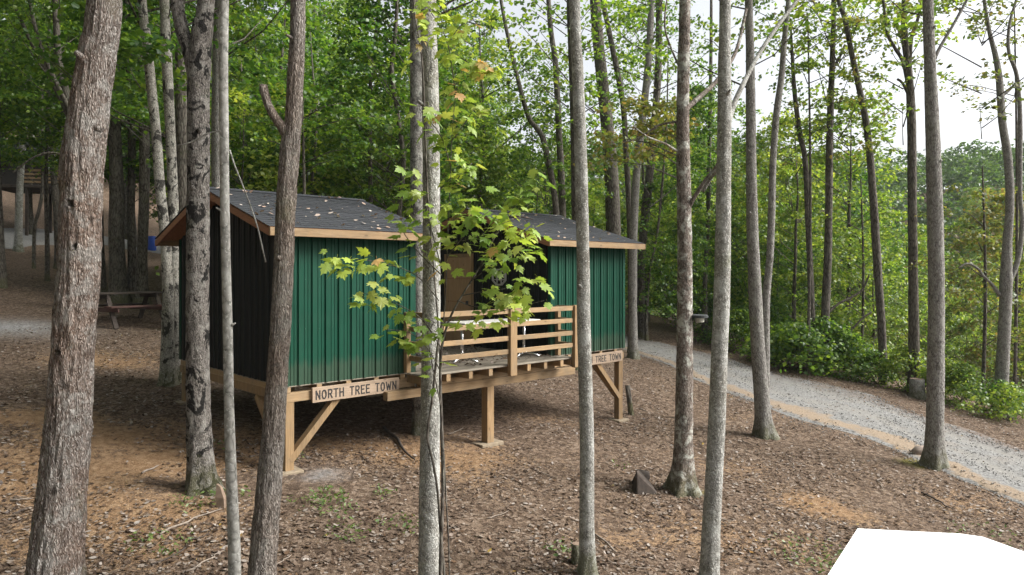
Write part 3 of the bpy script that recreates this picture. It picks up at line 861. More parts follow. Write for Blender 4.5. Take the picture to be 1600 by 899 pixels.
# door and octagonal window on the right cabin's deck-side gable (x = 0 face, looking toward -x)
d = MB().cbox(-0.062, -0.024, 2.55, 3.47, 0.03, 2.08, 0.004).build('door', M['door_wood'], right)
for zz in (0.55, 1.03, 1.57):
    MB().cbox(-0.068, -0.063, 2.56, 3.46, zz, zz + 0.012, 0.001).build('batten', M['soffit'], d)
MB().cbox(-0.11, -0.063, 2.62, 2.66, 0.98, 1.06, 0.004).build('handle', M['lamp_grey'], d)
for (a0, a1, z0, z1) in ((2.47, 2.545, 0, 2.17), (3.475, 3.55, 0, 2.17), (2.546, 3.474, 2.085, 2.17)):
    MB().cbox(-0.055, -0.022, a0, a1, z0, z1, 0.003).build('door_frame', M['wood_up'], right)
def octo(cy, cz, ry, rz):
    return [(cy + ry * math.cos(R(22.5 + 45 * k)), cz + rz * math.sin(R(22.5 + 45 * k))) for k in range(8)]
wy, wz = 1.57, 1.62
b = MB()
oo, ii = octo(wy, wz, 0.25, 0.20), octo(wy, wz, 0.21, 0.165)
for x in (-0.05, -0.022):
    b.v += [(x, a, c) for a, c in oo] + [(x, a, c) for a, c in ii]
for k in range(8):
    j = (k + 1) % 8
    b.f += [(k, 8 + k, 8 + j, j), (16 + k, 16 + j, 24 + j, 24 + k), (k, j, 16 + j, 16 + k), (8 + k, 24 + k, 24 + j, 8 + j)]
win = b.build('window', M['window_white'], right)
g, gnt, gb = newmat('dark_glass'); gb.inputs['Base Color'].default_value = (0.01, 0.012, 0.012, 1); gb.inputs['Roughness'].default_value = 0.08
b = MB(); b.v = [(-0.026, a, c) for a, c in ii]; b.f = [tuple(range(8))]; b.build('pane', g, win)
for q in (-0.07, 0.07):
    MB().cbox(-0.044, -0.030, wy + q - 0.012, wy + q + 0.012, wz - 0.155, wz + 0.155, 0.002).build('muntin', M['window_white'], win)
    MB().cbox(-0.046, -0.032, wy - 0.2, wy + 0.2, wz + q * 0.8 - 0.011, wz + q * 0.8 + 0.011, 0.002).build('muntin', M['window_white'], win)
hk = [(-0.03, 0.86, 1.50), (-0.06, 0.86, 1.50), (-0.09, 0.88, 1.47), (-0.09, 0.92, 1.46), (-0.09, 0.95, 1.49)]
MB().tube(hk, [0.012] * 5, 6).build('hook', M['white'], right, True)

# grey conduit box on the left cabin's near post
bx = empty('electrical_box', to_world(0.03, 0.30, -0.46), TH)
tag(bx, 'grey electrical box with hanging cable at the left cabin front post', 'electrical box')
MB().cbox(-0.12, -0.03, -0.09, 0.09, -0.16, 0.18, 0.01).build('housing', M['grey_box'], bx)
cb = [(-0.07, 0, -0.16), (-0.08, 0.02, -0.4), (-0.16, 0.06, -0.62), (-0.12, 0.1, -0.8), (-0.2, 0.1, -1.0)]
MB().tube(cb, [0.008] * 5, 6).build('cable', M['white'], bx, True)

# ------------------------------------------------------------------ deck between the cabins
deck = empty('timber_deck', to_world(LW, 0, 0), TH)
tag(deck, 'raised timber deck with horizontal board railing joining the two green cabins', 'deck')
DU = lambda u: u - LW
v = -0.50; k = 0
rr = random.Random(12)
while v < 4.15:
    if v < -0.03 and v + 0.14 < 0.0: a0, a1 = 2.16, 6.00
    elif v < 0.03: a0, a1 = LW + 0.03, RU - 0.03
    else: a0, a1 = LW + 0.03, RU - 0.03
    MB().cbox(DU(a0), DU(a1), v + 0.003, v + 0.137, -0.030 + rr.uniform(-.002, .002), rr.uniform(-.002, .002), 0.004).build('deck_board', M['wood_old'], deck)
    v += 0.14; k += 1
for u in (2.24, 2.75, 3.25, 3.72, 4.22, 4.70, 5.15, 5.62, 5.92):
    inside = LW + 0.05 < u < RU - 0.05
    MB().cbox(DU(u) - 0.045, DU(u) + 0.045, -0.485, 4.1 if inside else -0.03, -0.165, -0.034, 0.003).build('joist', M['wood_up'], deck)
MB().cbox(DU(1.72), DU(6.38), -0.16, -0.02, -0.425, -0.275, 0.004).build('beam', M['wood'], deck)
MB().cbox(DU(2.40), DU(5.76), -0.15, -0.04, -0.272, -0.168, 0.004).build('beam', M['wood'], deck)
MB().cbox(DU(2.40), DU(5.76), 3.9, 4.04, -0.31, -0.168, 0.004).build('beam', M['wood'], deck)
for (u, vv) in ((3.99, -0.09), (3.99, 3.97)):
    w = to_world(u, vv); zb = gz(w.x, w.y) - w.z - 0.1
    MB().cbox(DU(u) - 0.085, DU(u) + 0.085, vv - 0.085, vv + 0.085, zb, -0.428 if vv < 1 else -0.312, 0.006).build('post', M['wood_up'], deck)
    MB().cbox(DU(u) - 0.27, DU(u) + 0.27, vv - 0.16, vv + 0.16, zb - 0.1, zb + 0.145, 0.01).build('footing_board', M['concrete'], deck)
RV = -0.50
for (u, w) in ((2.29, 0.15), (4.19, 0.17), (5.95, 0.15)):
    MB().cbox(DU(u) - w / 2, DU(u) + w / 2, RV - 0.105, RV - 0.008, -0.20, 1.06, 0.006).build('rail_post', M['wood_up'], deck)
for u, vv in ((2.17, -0.08), (5.93, -0.08)):
    MB().cbox(DU(u) - 0.045, DU(u) + 0.045, vv - 0.045, vv + 0.045, 0.004, 1.04, 0.005).build('rail_post', M['wood_up'], deck)
for z0 in (0.21, 0.455, 0.71, 0.955):
    h = 0.088 if z0 < 0.9 else 0.092
    for (a0, a1) in ((2.30, 4.102), (4.278, 5.94)):
        MB().cbox(DU(a0) + 0.07 * (a0 < 3), DU(a1) - 0.07 * (a1 > 5), RV - 0.062, RV - 0.024, z0, z0 + h, 0.004).build('rail', M['wood'], deck)
    for u in (2.20, 5.90):
        MB().cbox(DU(u) - 0.019, DU(u) + 0.019, RV - 0.005, -0.128, z0, z0 + h, 0.004).build('rail', M['wood_up'], deck)

# table on two chrome pedestals
tb = empty('pedestal_table', to_world(4.53, 0.34, 0), TH - 0.06)
tag(tb, 'long table on two chrome pedestal legs standing on the deck', 'table')
MB().cbox(-0.95, 0.95, -0.33, 0.33, 0.735, 0.77, 0.01).build('table_top', M['table_top'], tb)
for x in (-0.78, 0.78):
    leg = MB().tube([(x, 0, 0.06), (x, 0, 0.733)], [0.03, 0.03], 12).build('leg', M['chrome'], tb, True)
    for s in range(4):
        a = R(25 + 90 * s)
        q = [(x + math.cos(a) * r_, math.sin(a) * r_, z_) for r_, z_ in ((0.0, 0.075), (0.10, 0.085), (0.22, 0.06), (0.34, 0.022))]
        MB().tube(q, [0.03, 0.03, 0.028, 0.02], 8).build('foot', M['chrome'], leg, True)

# debris of leaves on deck and roofs
def on_surface(pts, nrm, name, label, smin=0.04, smax=0.1, mat='litter'):
    pts = np.array(pts)
    return tag(obj(name, tri_fan_mesh(name, leaf_cards(pts, nrm, rng.uniform(smin, smax, len(pts)), 0.5, 0.3), LT), M[mat]), label, 'leaves', kind='stuff')
pp = []
rr = random.Random(21)
for _ in range(1500):
    u, vv = rr.uniform(LW + 0.1, RU - 0.1), rr.uniform(-0.3, 3.9)
    if rr.random() < 0.5 + noise.noise(Vector((u * 1.5, vv * 1.5, 0))): pp.append(to_world(u, vv, 0.012 + 0.02 * rr.random()))
on_surface(pp, (0, 0, 1), 'deck_leaves', 'dead leaves drifted over the deck boards')
M['litter_pale'] = leaf_mat('litter_pale', [(0.25, 0.17, 0.11), (0.40, 0.32, 0.24), (0.50, 0.44, 0.38), (0.38, 0.22, 0.12)], 1.0, 0.1, 0.05)
for (u0, wid, lab, nn) in ((0, LW, 'pale fallen leaves scattered over the left cabin roof', 95), (RU, RW, 'pale fallen leaves scattered over the right cabin roof', 70)):
    pp = []
    for _ in range(nn):
        u, vv = u0 + rr.uniform(-0.3, wid + 0.3), rr.uniform(-0.28, MID)
        pp.append(to_world(u, vv, roof_z(vv) + 0.018))
    on_surface(pp, to_world(0, -SL, 1) - to_world(0, 0, 0), 'roof_leaves', lab, 0.05, 0.10, 'litter_pale')
tw = to_world(RU + 0.25, 1.55, roof_z(1.55) + 0.03)
tag(MB().tube([tw, tw + Vector((0.25, 0.12, 0.02)), tw + Vector((0.55, 0.20, -0.04))], [0.022, 0.02, 0.012], 6).build('dead_stick', M['stick_dark'], None, True), 'short dead stick lying on the right cabin roof', 'stick')

# ------------------------------------------------------------------ signs
STROKES = {
    'N': (0.58, [[(0.05, 0), (0.05, 1), (0.53, 0), (0.53, 1)]]),
    'O': (0.62, [[(0.31 + 0.26 * math.cos(R(a)), 0.5 + 0.5 * math.sin(R(a))) for a in range(90, 451, 24)]]),
    'R': (0.58, [[(0.06, 0), (0.06, 1), (0.36, 1), (0.50, 0.90), (0.52, 0.74), (0.46, 0.56), (0.32, 0.49), (0.06, 0.49)], [(0.30, 0.48), (0.54, 0)]]),
    'T': (0.56, [[(0.02, 1), (0.54, 1)], [(0.28, 1), (0.28, 0)]]),
    'H': (0.58, [[(0.05, 0), (0.05, 1)], [(0.53, 0), (0.53, 1)], [(0.05, 0.52), (0.53, 0.52)]]),
    'E': (0.52, [[(0.50, 1), (0.06, 1), (0.06, 0), (0.50, 0)], [(0.06, 0.52), (0.42, 0.52)]]),
    'W': (0.76, [[(0.03, 1), (0.20, 0), (0.38, 0.72), (0.56, 0), (0.73, 1)]]),
}
def sign(u0, label, tilt):
    L, hh = 1.60, 0.235
    r = empty('name_board', to_world(u0, -0.026, -0.19), TH)
    tag(r, label, 'sign')
    bo = MB().cbox(0, L, -0.02, 0.02, -hh / 2, hh / 2, 0.004).build('board', M['sign_wood'], r)
    txt = 'NORTH TREE TOWN'; lh = 0.128; gap = 0.028; wsp = 0.085; th = 0.021
    tot = sum(STROKES[c][0] * lh + gap if c != ' ' else wsp for c in txt)
    x = (L - tot) / 2 + 0.01
    for ch in txt:
        if ch == ' ': x += wsp; continue
        w, sts = STROKES[ch]; b = MB(); lay = 0
        for st in sts:
            for (p0, p1) in zip(st[:-1], st[1:]):
                a = Vector((x + p0[0] * lh, -0.0215 - 0.0003 * lay, (p0[1] - 0.5) * lh - 0.004)); c = Vector((x + p1[0] * lh, -0.0215 - 0.0003 * lay, (p1[1] - 0.5) * lh - 0.004))
                dv = (c - a).normalized()
                b.beam(a - dv * th * 0.42, c + dv * th * 0.42, 0.002, th, Vector((dv.z, 0, -dv.x))); lay += 1
        b.build('letter', M['paint_black'], r)
        x += w * lh + gap
    r.rotation_euler = (0, tilt, TH)
    return r
sign(0.43, 'wooden board lettered NORTH TREE TOWN under the left cabin', R(-0.2))
sign(6.52, 'wooden board lettered NORTH TREE TOWN under the right cabin, its start hidden by a trunk', R(-0.2))

# ------------------------------------------------------------------ leaves and crowns
def leaves_on_sprays(C, nrm, rad, per, L0, L1, seed, droop=0.25):
    """C (n,3) spray centres, nrm (n,3) spray normals, rad (n,) radii -> (n*per,4,3) folded leaves in flat sprays"""
    g = np.random.default_rng(seed)
    n = len(C); m = n * per
    Ci = np.repeat(C, per, 0); Ni = np.repeat(nrm, per, 0); Ri = np.repeat(rad, per)
    th = g.uniform(0, 2 * np.pi, m); rho = np.sqrt(g.uniform(0, 1, m)) * Ri
    h = np.array([0.31, 0.95, 0.05])
    e1 = np.cross(Ni, h[None]); e1 /= np.linalg.norm(e1, axis=1)[:, None]; e2 = np.cross(Ni, e1)
    out = e1 * np.cos(th)[:, None] + e2 * np.sin(th)[:, None]
    p = Ci + out * rho[:, None] + Ni * g.normal(0, 0.07, m)[:, None]
    p[:, 2] -= droop * rho * rho / np.maximum(Ri, 0.1)
    d = out + g.normal(0, 0.55, (m, 3)); d[:, 2] -= 0.25; d /= np.linalg.norm(d, axis=1)[:, None]
    nn = Ni + g.normal(0, 0.42, (m, 3)); s = np.cross(d, nn); s /= np.linalg.norm(s, axis=1)[:, None]
    u = np.cross(s, d)
    L = g.uniform(L0, L1, m)[:, None]; w = L * g.uniform(0.30, 0.44, (m, 1))
    return np.stack([p - d * L * 0.5, p + s * w + u * L * 0.12, p + d * L * 0.5, p - s * w + u * L * 0.12], 1)
QT = [(0, 1, 3), (1, 2, 3)]

def crown_points(seed, n, z0, z1, rmax, shape):
    g = random.Random(seed); C = []; Nn = []; Rd = []
    lobes = [(g.uniform(0, 6.28), g.uniform(0.15, 0.95), g.uniform(0.65, 1.15)) for _ in range(9)]
    for _ in range(n):
        la, lz, lr = g.choice(lobes)
        t = min(1, max(0.0, g.gauss(lz, 0.22)))
        if shape == 'tall': env = 0.45 + 0.55 * math.sin(math.pi * min(1, 0.18 + 0.82 * t))
        elif shape == 'low': env = 0.55 + 0.45 * math.sin(math.pi * min(1, 0.25 + 0.75 * t))
        else: env = math.sqrt(max(0.05, 1 - (t * 0.95) ** 2))
        a = g.gauss(la, 0.55); r = rmax * env * lr * math.sqrt(g.uniform(0.05, 1))
        C.append((math.cos(a) * r, math.sin(a) * r, z0 + (z1 - z0) * t))
        tl = 0.16
        Nn.append((math.cos(a) * tl + g.gauss(0, tl), math.sin(a) * tl + g.gauss(0, tl), 1.0)); Rd.append(g.uniform(0.30, 0.75) * (0.65 + 0.1 * rmax))
    return np.array(C), np.array(Nn) / np.linalg.norm(np.array(Nn), axis=1)[:, None], np.array(Rd)

CROWN = {}
LIMBS = {}
def make_crown(key, seed, n, per, z0, z1, rmax, shape, L0, L1, limb_every=7):
    C, Nn, Rd = crown_points(seed, n, z0, z1, rmax, shape)
    V = leaves_on_sprays(C, Nn, Rd, per, L0, L1, seed)
    CROWN[key] = (V, z0, z1)
    b = MB(); g = random.Random(seed)
    for c in C[::limb_every]:
        zb = max(z0 * 0.6, c[2] - 0.45 * math.hypot(c[0], c[1]) - 0.5)
        r0 = 0.012 + 0.005 * math.hypot(c[0], c[1])
        k1 = Vector((c[0] * 0.45, c[1] * 0.45, zb + (c[2] - zb) * 0.35 + g.uniform(-.2, .2)))
        b.tube([(0, 0, zb), k1, tuple(c)], [r0, r0 * 0.7, 0.008], 5, capped=False)
    LIMBS[key] = b
MESHC = {}
def crown_mesh(key, mat):
    if (key, mat) not in MESHC:
        me = tri_fan_mesh('crown', CROWN[key][0], QT); me.materials.append(M[mat]); MESHC[(key, mat)] = me
    return MESHC[(key, mat)]
def limb_mesh(key, mat):
    if ('l', key, mat) not in MESHC:
        me = LIMBS[key].mesh('limbs', True); me.materials.append(M[mat]); MESHC[('l', key, mat)] = me
    return MESHC[('l', key, mat)]
make_crown('tall_a', 11, 240, 34, 6.5, 18, 3.2, 'tall', 0.13, 0.22)
make_crown('tall_b', 12, 260, 34, 5.5, 17, 3.4, 'tall', 0.13, 0.22)
make_crown('mid_a', 13, 190, 36, 3.6, 10.5, 2.8, 'tall', 0.12, 0.20)
make_crown('mid_b', 14, 170, 36, 3.2, 9.5, 3.0, 'low', 0.12, 0.20)
make_crown('low_a', 15, 150, 36, 1.0, 6.5, 2.3, 'low', 0.11, 0.19)
make_crown('low_b', 16, 130, 36, 0.7, 5.0, 2.1, 'low', 0.11, 0.19)
make_crown('sparse_a', 17, 75, 26, 5.0, 14, 3.0, 'tall', 0.13, 0.20, 3)
make_crown('sparse_b', 18, 60, 26, 4.5, 13, 3.4, 'tall', 0.13, 0.20, 3)
make_crown('shrub_a', 19, 48, 34, 0.15, 1.7, 1.1, 'dome', 0.09, 0.16, 4)
make_crown('shrub_b', 20, 40, 34, 0.10, 1.3, 1.3, 'dome', 0.09, 0.16, 4)

# ------------------------------------------------------------------ trees traced from the photo
def resample(pts, rad, step):
    P_, R_ = [], []
    n = len(pts)
    for i in range(n - 1):
        p0, p1, p2, p3 = pts[max(i - 1, 0)], pts[i], pts[i + 1], pts[min(i + 2, n - 1)]
        k = max(1, int((p2 - p1).length / step))
        for j in range(k):
            t = j / k
            P_.append(0.5 * ((2 * p1) + (p2 - p0) * t + (2 * p0 - 5 * p1 + 4 * p2 - p3) * t * t + (3 * p1 - p0 - 3 * p2 + p3) * t ** 3))
            R_.append(rad[i] + (rad[i + 1] - rad[i]) * t)
    P_.append(pts[-1]); R_.append(rad[-1])
    return P_, R_

TREES = {}
def traced_tree(key, label, mat, d, path, top=7.0, crown=None, seg=16, step=0.08, amp=0.06, fz=3.0, fa=3.0, flare=0.5, limbs=(), leaf='leaf_forest', cz=None, cb=9.5, holes=(), group=None, cat='tree', name='tree', cs=1.0):
    """path: (px, py, width_px) from the base up; the base pixel's column is dropped to the ground at distance d"""
    bx_ = (path[0][0] - 800) / F_PX * d
    gb = gz(bx_, d)
    pts = [Vector((bx_, d, gb - 0.15))]; rad = [path[0][2] / F_PX * d / 2 * 1.0]
    for (px, py, w) in path:
        q = P(px, py, d)
        if q.z > gb + 0.25:
            pts.append(q); rad.append(w / F_PX * d / 2)
    dirn = (pts[-1] - pts[-2]).normalized()
    if top > 0:
        lean = Vector((dirn.x * 0.5, 0, 1)).normalized()
        pts.append(pts[-1] + lean * top * 0.5); rad.append(rad[-1] * 0.75)
        pts.append(pts[-1] + Vector((dirn.x * 0.2, 0.05, 1)).normalized() * top * 0.5); rad.append(rad[-1] * 0.35)
    base = Vector((bx_, d, gb))
    root = empty(name, base)
    tag(root, label, cat, group)
    pp, rr_ = resample([p - base for p in pts], rad, step)
    fl_ = [flare * math.exp(-max(0, p.z + 0.03) / (0.9 * rad[0] + 0.07)) for p in pp]
    dents = [(P(hx, hy, d) - base + Vector((0, -rad[0] * off, 0)), hr, hd) for (hx, hy, hr, hd, off) in holes]
    tr = MB().tube(pp, rr_, seg, amp, fz, fa, (path[0][0] * 0.137) % 9, dents=dents, fl=fl_).build('trunk', M[mat], root, True)
    if d < 17 and seg >= 20:
        g_ = random.Random(int(path[0][0]))
        for _ in range(4):
            k_ = g_.randrange(len(pp) // 5, int(len(pp) * 0.75)); p_, r_ = pp[k_], rr_[k_]
            a_ = g_.uniform(-2.9, -0.2); dv_ = Vector((math.cos(a_), math.sin(a_), g_.uniform(0.1, 0.6))).normalized()
            l_ = g_.uniform(0.02, 0.09)
            MB().tube([p_ + dv_ * r_ * 0.75, p_ + dv_ * (r_ + 0.012), p_ + dv_ * (r_ + l_)], [r_ * 0.42, r_ * 0.26, r_ * 0.14], 8, 0.1, 8, 2, a_).build('branch_stub', M[mat], tr, True)
    for lb in limbs:
        lp_ = [P(q[0], q[1], d + (q[3] if len(q) > 3 else 0)) - base for q in lb[1:]]
        lr_ = [max(0.006, q[2] / F_PX * d / 2) for q in lb[1:]]
        p2, r2 = resample(lp_, lr_, 0.07)
        MB().tube(p2, r2, 8, amp, 6, 2, 2.2).build(lb[0], M[mat], tr, True)
    if crown:
        V, z0, z1 = CROWN[crown]
        c = obj('crown', crown_mesh(crown, leaf), None, root)
        tp = pts[-1] - base
        sc = cs
        c.scale = (sc, sc, sc)
        c.location = (tp.x * 0.8, tp.y, cb - z0 * sc)
        c.rotation_euler = (0, 0, (path[0][0] * 0.71) % 6.28)
        l = obj('limbs', limb_mesh(crown, 'bark_dark'), None, c)
    TREES[key] = root
    return root

traced_tree('T1', 'thick leaning trunk with woodpecker holes and reddish ridged bark, leftmost foreground tree', 'bark_red', 6.4,
    [(80, 980, 84), (88, 880, 74), (98, 760, 66), (108, 640, 62), (116, 520, 58), (123, 430, 58), (126, 330, 58), (130, 250, 58), (141, 160, 54), (153, 80, 50), (164, 0, 46)], 6, None, 96, 0.02, 0.10, 3.6, 9.0, 0.3,
    limbs=[('burl', (116, 330, 34, -0.02), (109, 285, 30, -0.03), (108, 240, 26, -0.02), (117, 200, 22, 0.05), (124, 170, 10, 0.08))], holes=((128, 321, 0.030, 0.09, 0.68), (134, 386, 0.020, 0.07, 0.67), (110, 547, 0.030, 0.05, 0.70)))
traced_tree('T2', 'dark scarred trunk forking near the top, standing in front of the left cabin gable', 'bark_blotch', 9.7,
    [(318, 770, 44), (314, 720, 38), (310, 640, 35), (309, 550, 34), (309, 450, 33), (309, 350, 33), (310, 250, 32), (310, 150, 33), (312, 95, 34), (317, 40, 30), (322, 0, 25)], 10, 'sparse_b', 40, 0.035, 0.07, 5, 4, 0.45,
    limbs=[('limb', (306, 120, 26), (296, 80, 24), (284, 45, 22), (276, 0, 20), (270, -60, 17), (262, -160, 12))])
traced_tree('T3', 'slender smooth pale grey trunk with dark lower bark in front of the left cabin', 'bark_smooth', 6.8,
    [(368, 960, 20), (366, 860, 19), (362, 760, 17), (358, 640, 15), (356, 520, 15), (353, 400, 14), (351, 300, 14), (350, 200, 14), (349, 100, 14), (350, 0, 14)], 5, None, 20, 0.05, 0.03, 3, 2, 0.25,
    limbs=[('dead_twig', (359, 235, 3, -0.02), (368, 262, 2.6, -0.1), (385, 305, 2.4, -0.15), (401, 350, 2.2, -0.2), (410, 388, 2.4, -0.2), (415, 410, 2.6, -0.2)),
           ('twig', (350, 205, 2.0), (325, 208, 1.8), (300, 222, 1.6), (278, 228, 1.4))])
traced_tree('T4', 'furrowed trunk with a broken red stub branch, in front of the left cabin corner', 'bark_furrow', 6.5,
    [(408, 960, 48), (411, 880, 42), (419, 780, 38), (427, 680, 34), (434, 580, 31), (440, 480, 30), (444, 390, 30), (448, 300, 29), (454, 230, 30), (458, 190, 25), (462, 110, 24), (466, 0, 22)], 6, None, 64, 0.025, 0.10, 3.8, 7, 0.35,
    limbs=[('broken_limb', (452, 216, 20), (442, 200, 17, -0.03), (430, 185, 14, -0.05), (418, 162, 13, -0.06), (412, 140, 14, -0.06), (412, 133, 12, -0.06))])
traced_tree('T5', 'straight pale lichen-flecked trunk with vines, tallest shape at picture centre', 'bark_pale', 7.0,
    [(671, 960, 36), (671, 880, 34), (671, 780, 32), (672, 680, 30), (673, 580, 29), (674, 480, 28), (674, 380, 28), (674, 280, 27), (673, 180, 26), (671, 80, 25), (669, 0, 25)], 6, None, 40, 0.04, 0.035, 4, 3, 0.25)
traced_tree('T5b', 'mottled grey trunk growing up through the deck beside the left cabin', 'bark_mottle', 13.5,
    [(655, 640, 22), (654, 560, 20), (653, 470, 19), (652, 360, 19), (651, 250, 20), (651, 130, 20), (650, 0, 19)], 8, 'tall_b', 24, 0.07, 0.05, 3, 3, 0.3)
traced_tree('T6', 'slim grey trunk with a mossy foot just right of the deck railing', 'bark_pale', 8.5,
    [(918, 893, 27), (917, 800, 23), (917, 700, 22), (915, 600, 22), (912, 500, 21), (911, 400, 20), (909, 300, 20), (906, 200, 19), (902, 100, 18), (898, 0, 17)], 10, 'sparse_a', 32, 0.045, 0.035, 4, 3, 0.35)
traced_tree('T7', 'brown patchy-barked trunk with flared roots carrying the small grey lamp', 'bark_brown', 11.8,
    [(1066, 765, 34), (1068, 700, 29), (1069, 620, 26), (1070, 520, 24), (1070, 420, 23), (1069, 320, 22), (1067, 200, 20), (1068, 100, 19), (1070, 0, 17)], 10, 'sparse_b', 36, 0.05, 0.06, 4, 4, 0.7,
    limbs=[('limb', (1072, 330, 9), (1084, 310, 7, -0.1), (1100, 285, 6, -0.2), (1118, 262, 5, -0.3), (1124, 250, 4, -0.4)), ('dead_limb', (1070, 172, 9, 0.1), (1095, 150, 8, 0.3), (1122, 124, 7, 0.6), (1150, 80, 6, 1), (1166, 15, 5, 1.3)),
           ('twig', (1060, 238, 4), (1040, 225, 3, -0.3), (1012, 214, 2.4, -0.5), (990, 198, 2, -0.6)), ('twig', (1062, 190, 4), (1030, 196, 3, .3), (1000, 215, 2.4, .4), (975, 222, 2, .5)), ('twig', (1068, 120, 4), (1040, 50, 3, .3), (1042, 0, 2.4, .4))])
traced_tree('T8', 'light grey lichen-covered trunk with one long branch rising to the right', 'bark_pale', 8.0,
    [(1106, 930, 32), (1110, 860, 29), (1115, 760, 27), (1120, 660, 26), (1124, 560, 25), (1128, 460, 25), (1130, 360, 23), (1131, 260, 22), (1132, 180, 21), (1132, 90, 19), (1133, 0, 17)], 10, 'sparse_a', 36, 0.04, 0.035, 4, 3, 0.3,
    limbs=[('limb', (1136, 196, 12), (1146, 165, 9, .1), (1162, 130, 8, .2), (1184, 88, 7, .4), (1212, 45, 7, .6), (1246, 0, 6, .8), (1290, -60, 5, 1)), ('dead_limb', (1128, 262, 9), (1112, 275, 7, .2), (1098, 300, 6, .3))])
traced_tree('T9', 'leaning grey-brown trunk near the road edge, thinner twin stem close behind', 'bark_mid', 16.0,
    [(1196, 680, 26), (1190, 620, 23), (1184, 540, 21), (1180, 460, 20), (1176, 370, 18), (1174, 270, 16), (1173, 170, 15), (1172, 80, 13), (1170, 0, 12)], 7, 'sparse_a', 24, 0.08, 0.04, 3, 3, 0.5,
    limbs=[('twin_stem', (1195, 640, 15, .15), (1196, 560, 14, .25), (1197, 470, 13, .3), (1203, 400, 12, .3), (1206, 320, 12, .3), (1208, 250, 11, .3), (1213, 180, 11, .3), (1221, 120, 10, .3), (1225, 70, 9, .3), (1232, 0, 8, .3), (1240, -120, 5, .3)),], leaf='leaf_bright')
traced_tree('T10', 'tall straight grey trunk standing on the near verge of the gravel road', 'bark_mid', 14.9,
    [(1460, 728, 30), (1461, 660, 25), (1462, 580, 24), (1463, 480, 23), (1462, 380, 23), (1460, 290, 22), (1457, 200, 20), (1453, 100, 17), (1450, 0, 15)], 7, 'sparse_b', 28, 0.07, 0.04, 3, 3, 0.4,
    limbs=[('limb', (1460, 92, 7), (1470, 72, 5), (1486, 45, 4.5), (1500, 20, 4.5), (1514, -8, 4), (1530, -60, 3))])
# beyond the road
traced_tree('T11', 'dark trunk across the road that splits into many fine upright branches', 'bark_dark', 24.5,
    [(1428, 615, 19), (1428, 540, 16), (1427, 450, 14), (1426, 360, 13), (1425, 270, 13), (1424, 180, 13), (1420, 110, 10), (1416, 70, 7), (1412, 0, 6)], 3, 'sparse_b', 14, 0.12, 0.05, 3, 3, 0.4,
    limbs=[('limb', (1424, 160, 8), (1412, 100, 6), (1398, 75, 5), (1386, 50, 5), (1380, 0, 4)), ('limb', (1421, 100, 7), (1424, 60, 6), (1434, 30, 5), (1440, 0, 4)), ('limb', (1421, 130, 5), (1410, 60, 4), (1411, 0, 3)), ('stub', (1422, 152, 6), (1410, 130, 4), (1402, 124, 4))], leaf='leaf_bright', cb=8.5)
traced_tree('T12', 'dark trunk across the road leaning left as it rises', 'bark_dark', 25.5,
    [(1381, 602, 13), (1378, 520, 12), (1372, 430, 12), (1367, 350, 12), (1363, 290, 11), (1356, 210, 10), (1345, 150, 9), (1332, 90, 8), (1320, 30, 7), (1310, 0, 6)], 3, 'sparse_a', 12, 0.12, 0.05, 3, 3, 0.4, leaf='leaf_olive', cb=8.5)
traced_tree('T13', 'grey forked trunk at the right edge with a crooked low limb', 'bark_mid', 22.6,
    [(1562, 640, 20), (1567, 560, 18), (1571, 480, 17), (1572, 440, 18), (1574, 380, 13), (1578, 320, 12), (1575, 250, 12), (1566, 190, 11), (1562, 130, 10), (1556, 90, 8), (1546, 50, 6), (1538, 0, 5)], 3, 'sparse_b', 14, 0.12, 0.05, 3, 3, 0.4,
    limbs=[('limb', (1571, 445, 10), (1582, 430, 8), (1592, 400, 7), (1597, 350, 7), (1594, 300, 6), (1594, 210, 7), (1593, 160, 6), (1588, 115, 6), (1576, 80, 5), (1577, 40, 4), (1588, 0, 4)),
           ('limb', (1562, 462, 7), (1550, 445, 5), (1537, 432, 4.5), (1528, 420, 4), (1512, 412, 3), (1498, 419, 3)), ('limb', (1566, 150, 5), (1578, 140, 4), (1588, 128, 3))], leaf='leaf_olive', cb=9)
traced_tree('T14', 'thin dark trunk left of a pair across the road, ivy at its foot', 'bark_dark', 27.0,
    [(1270, 575, 12), (1268, 480, 10), (1265, 400, 9), (1262, 330, 9), (1258, 250, 8), (1250, 210, 8), (1242, 150, 7)], 3, 'sparse_a', 10, 0.14, 0.05, 3, 3, 0.4, leaf='leaf_bright', cb=9)
traced_tree('T15', 'dark straight trunk right of a pair across the road, beside the ivy clump', 'bark_dark', 27.0,
    [(1286, 580, 16), (1289, 500, 13), (1293, 420, 12), (1295, 330, 11), (1296, 240, 11), (1298, 160, 10), (1301, 80, 8), (1303, 0, 7)], 4, 'sparse_b', 12, 0.14, 0.05, 3, 3, 0.4,
    limbs=[('limb', (1292, 490, 5), (1310, 475, 4), (1330, 465, 4), (1348, 452, 3), (1358, 430, 2.4)), ('limb', (1290, 560, 5), (1318, 530, 4), (1345, 500, 3), (1362, 488, 2.4)), ('limb', (1299, 110, 5), (1312, 90, 4), (1320, 70, 3))], leaf='leaf_bright', cb=9)
traced_tree('T16', 'slim trunk at the far road edge just right of the right cabin', 'bark_mid', 25.5,
    [(990, 558, 16), (989, 500, 13), (989, 430, 13), (990, 360, 13), (994, 280, 12), (1002, 200, 12), (1012, 110, 11), (1018, 0, 10)], 6, 'sparse_a', 14, 0.12, 0.05, 3, 3, 0.4, cb=7)
traced_tree('T17', 'thick dark trunk rising behind the right cabin roof', 'bark_dark', 30.0,
    [(958, 500, 26), (959, 420, 24), (958, 340, 23), (955, 270, 22), (948, 190, 20), (938, 100, 18), (930, 0, 17)], 7, 'sparse_b', 14, 0.14, 0.05, 3, 3, 0.4, cb=7)
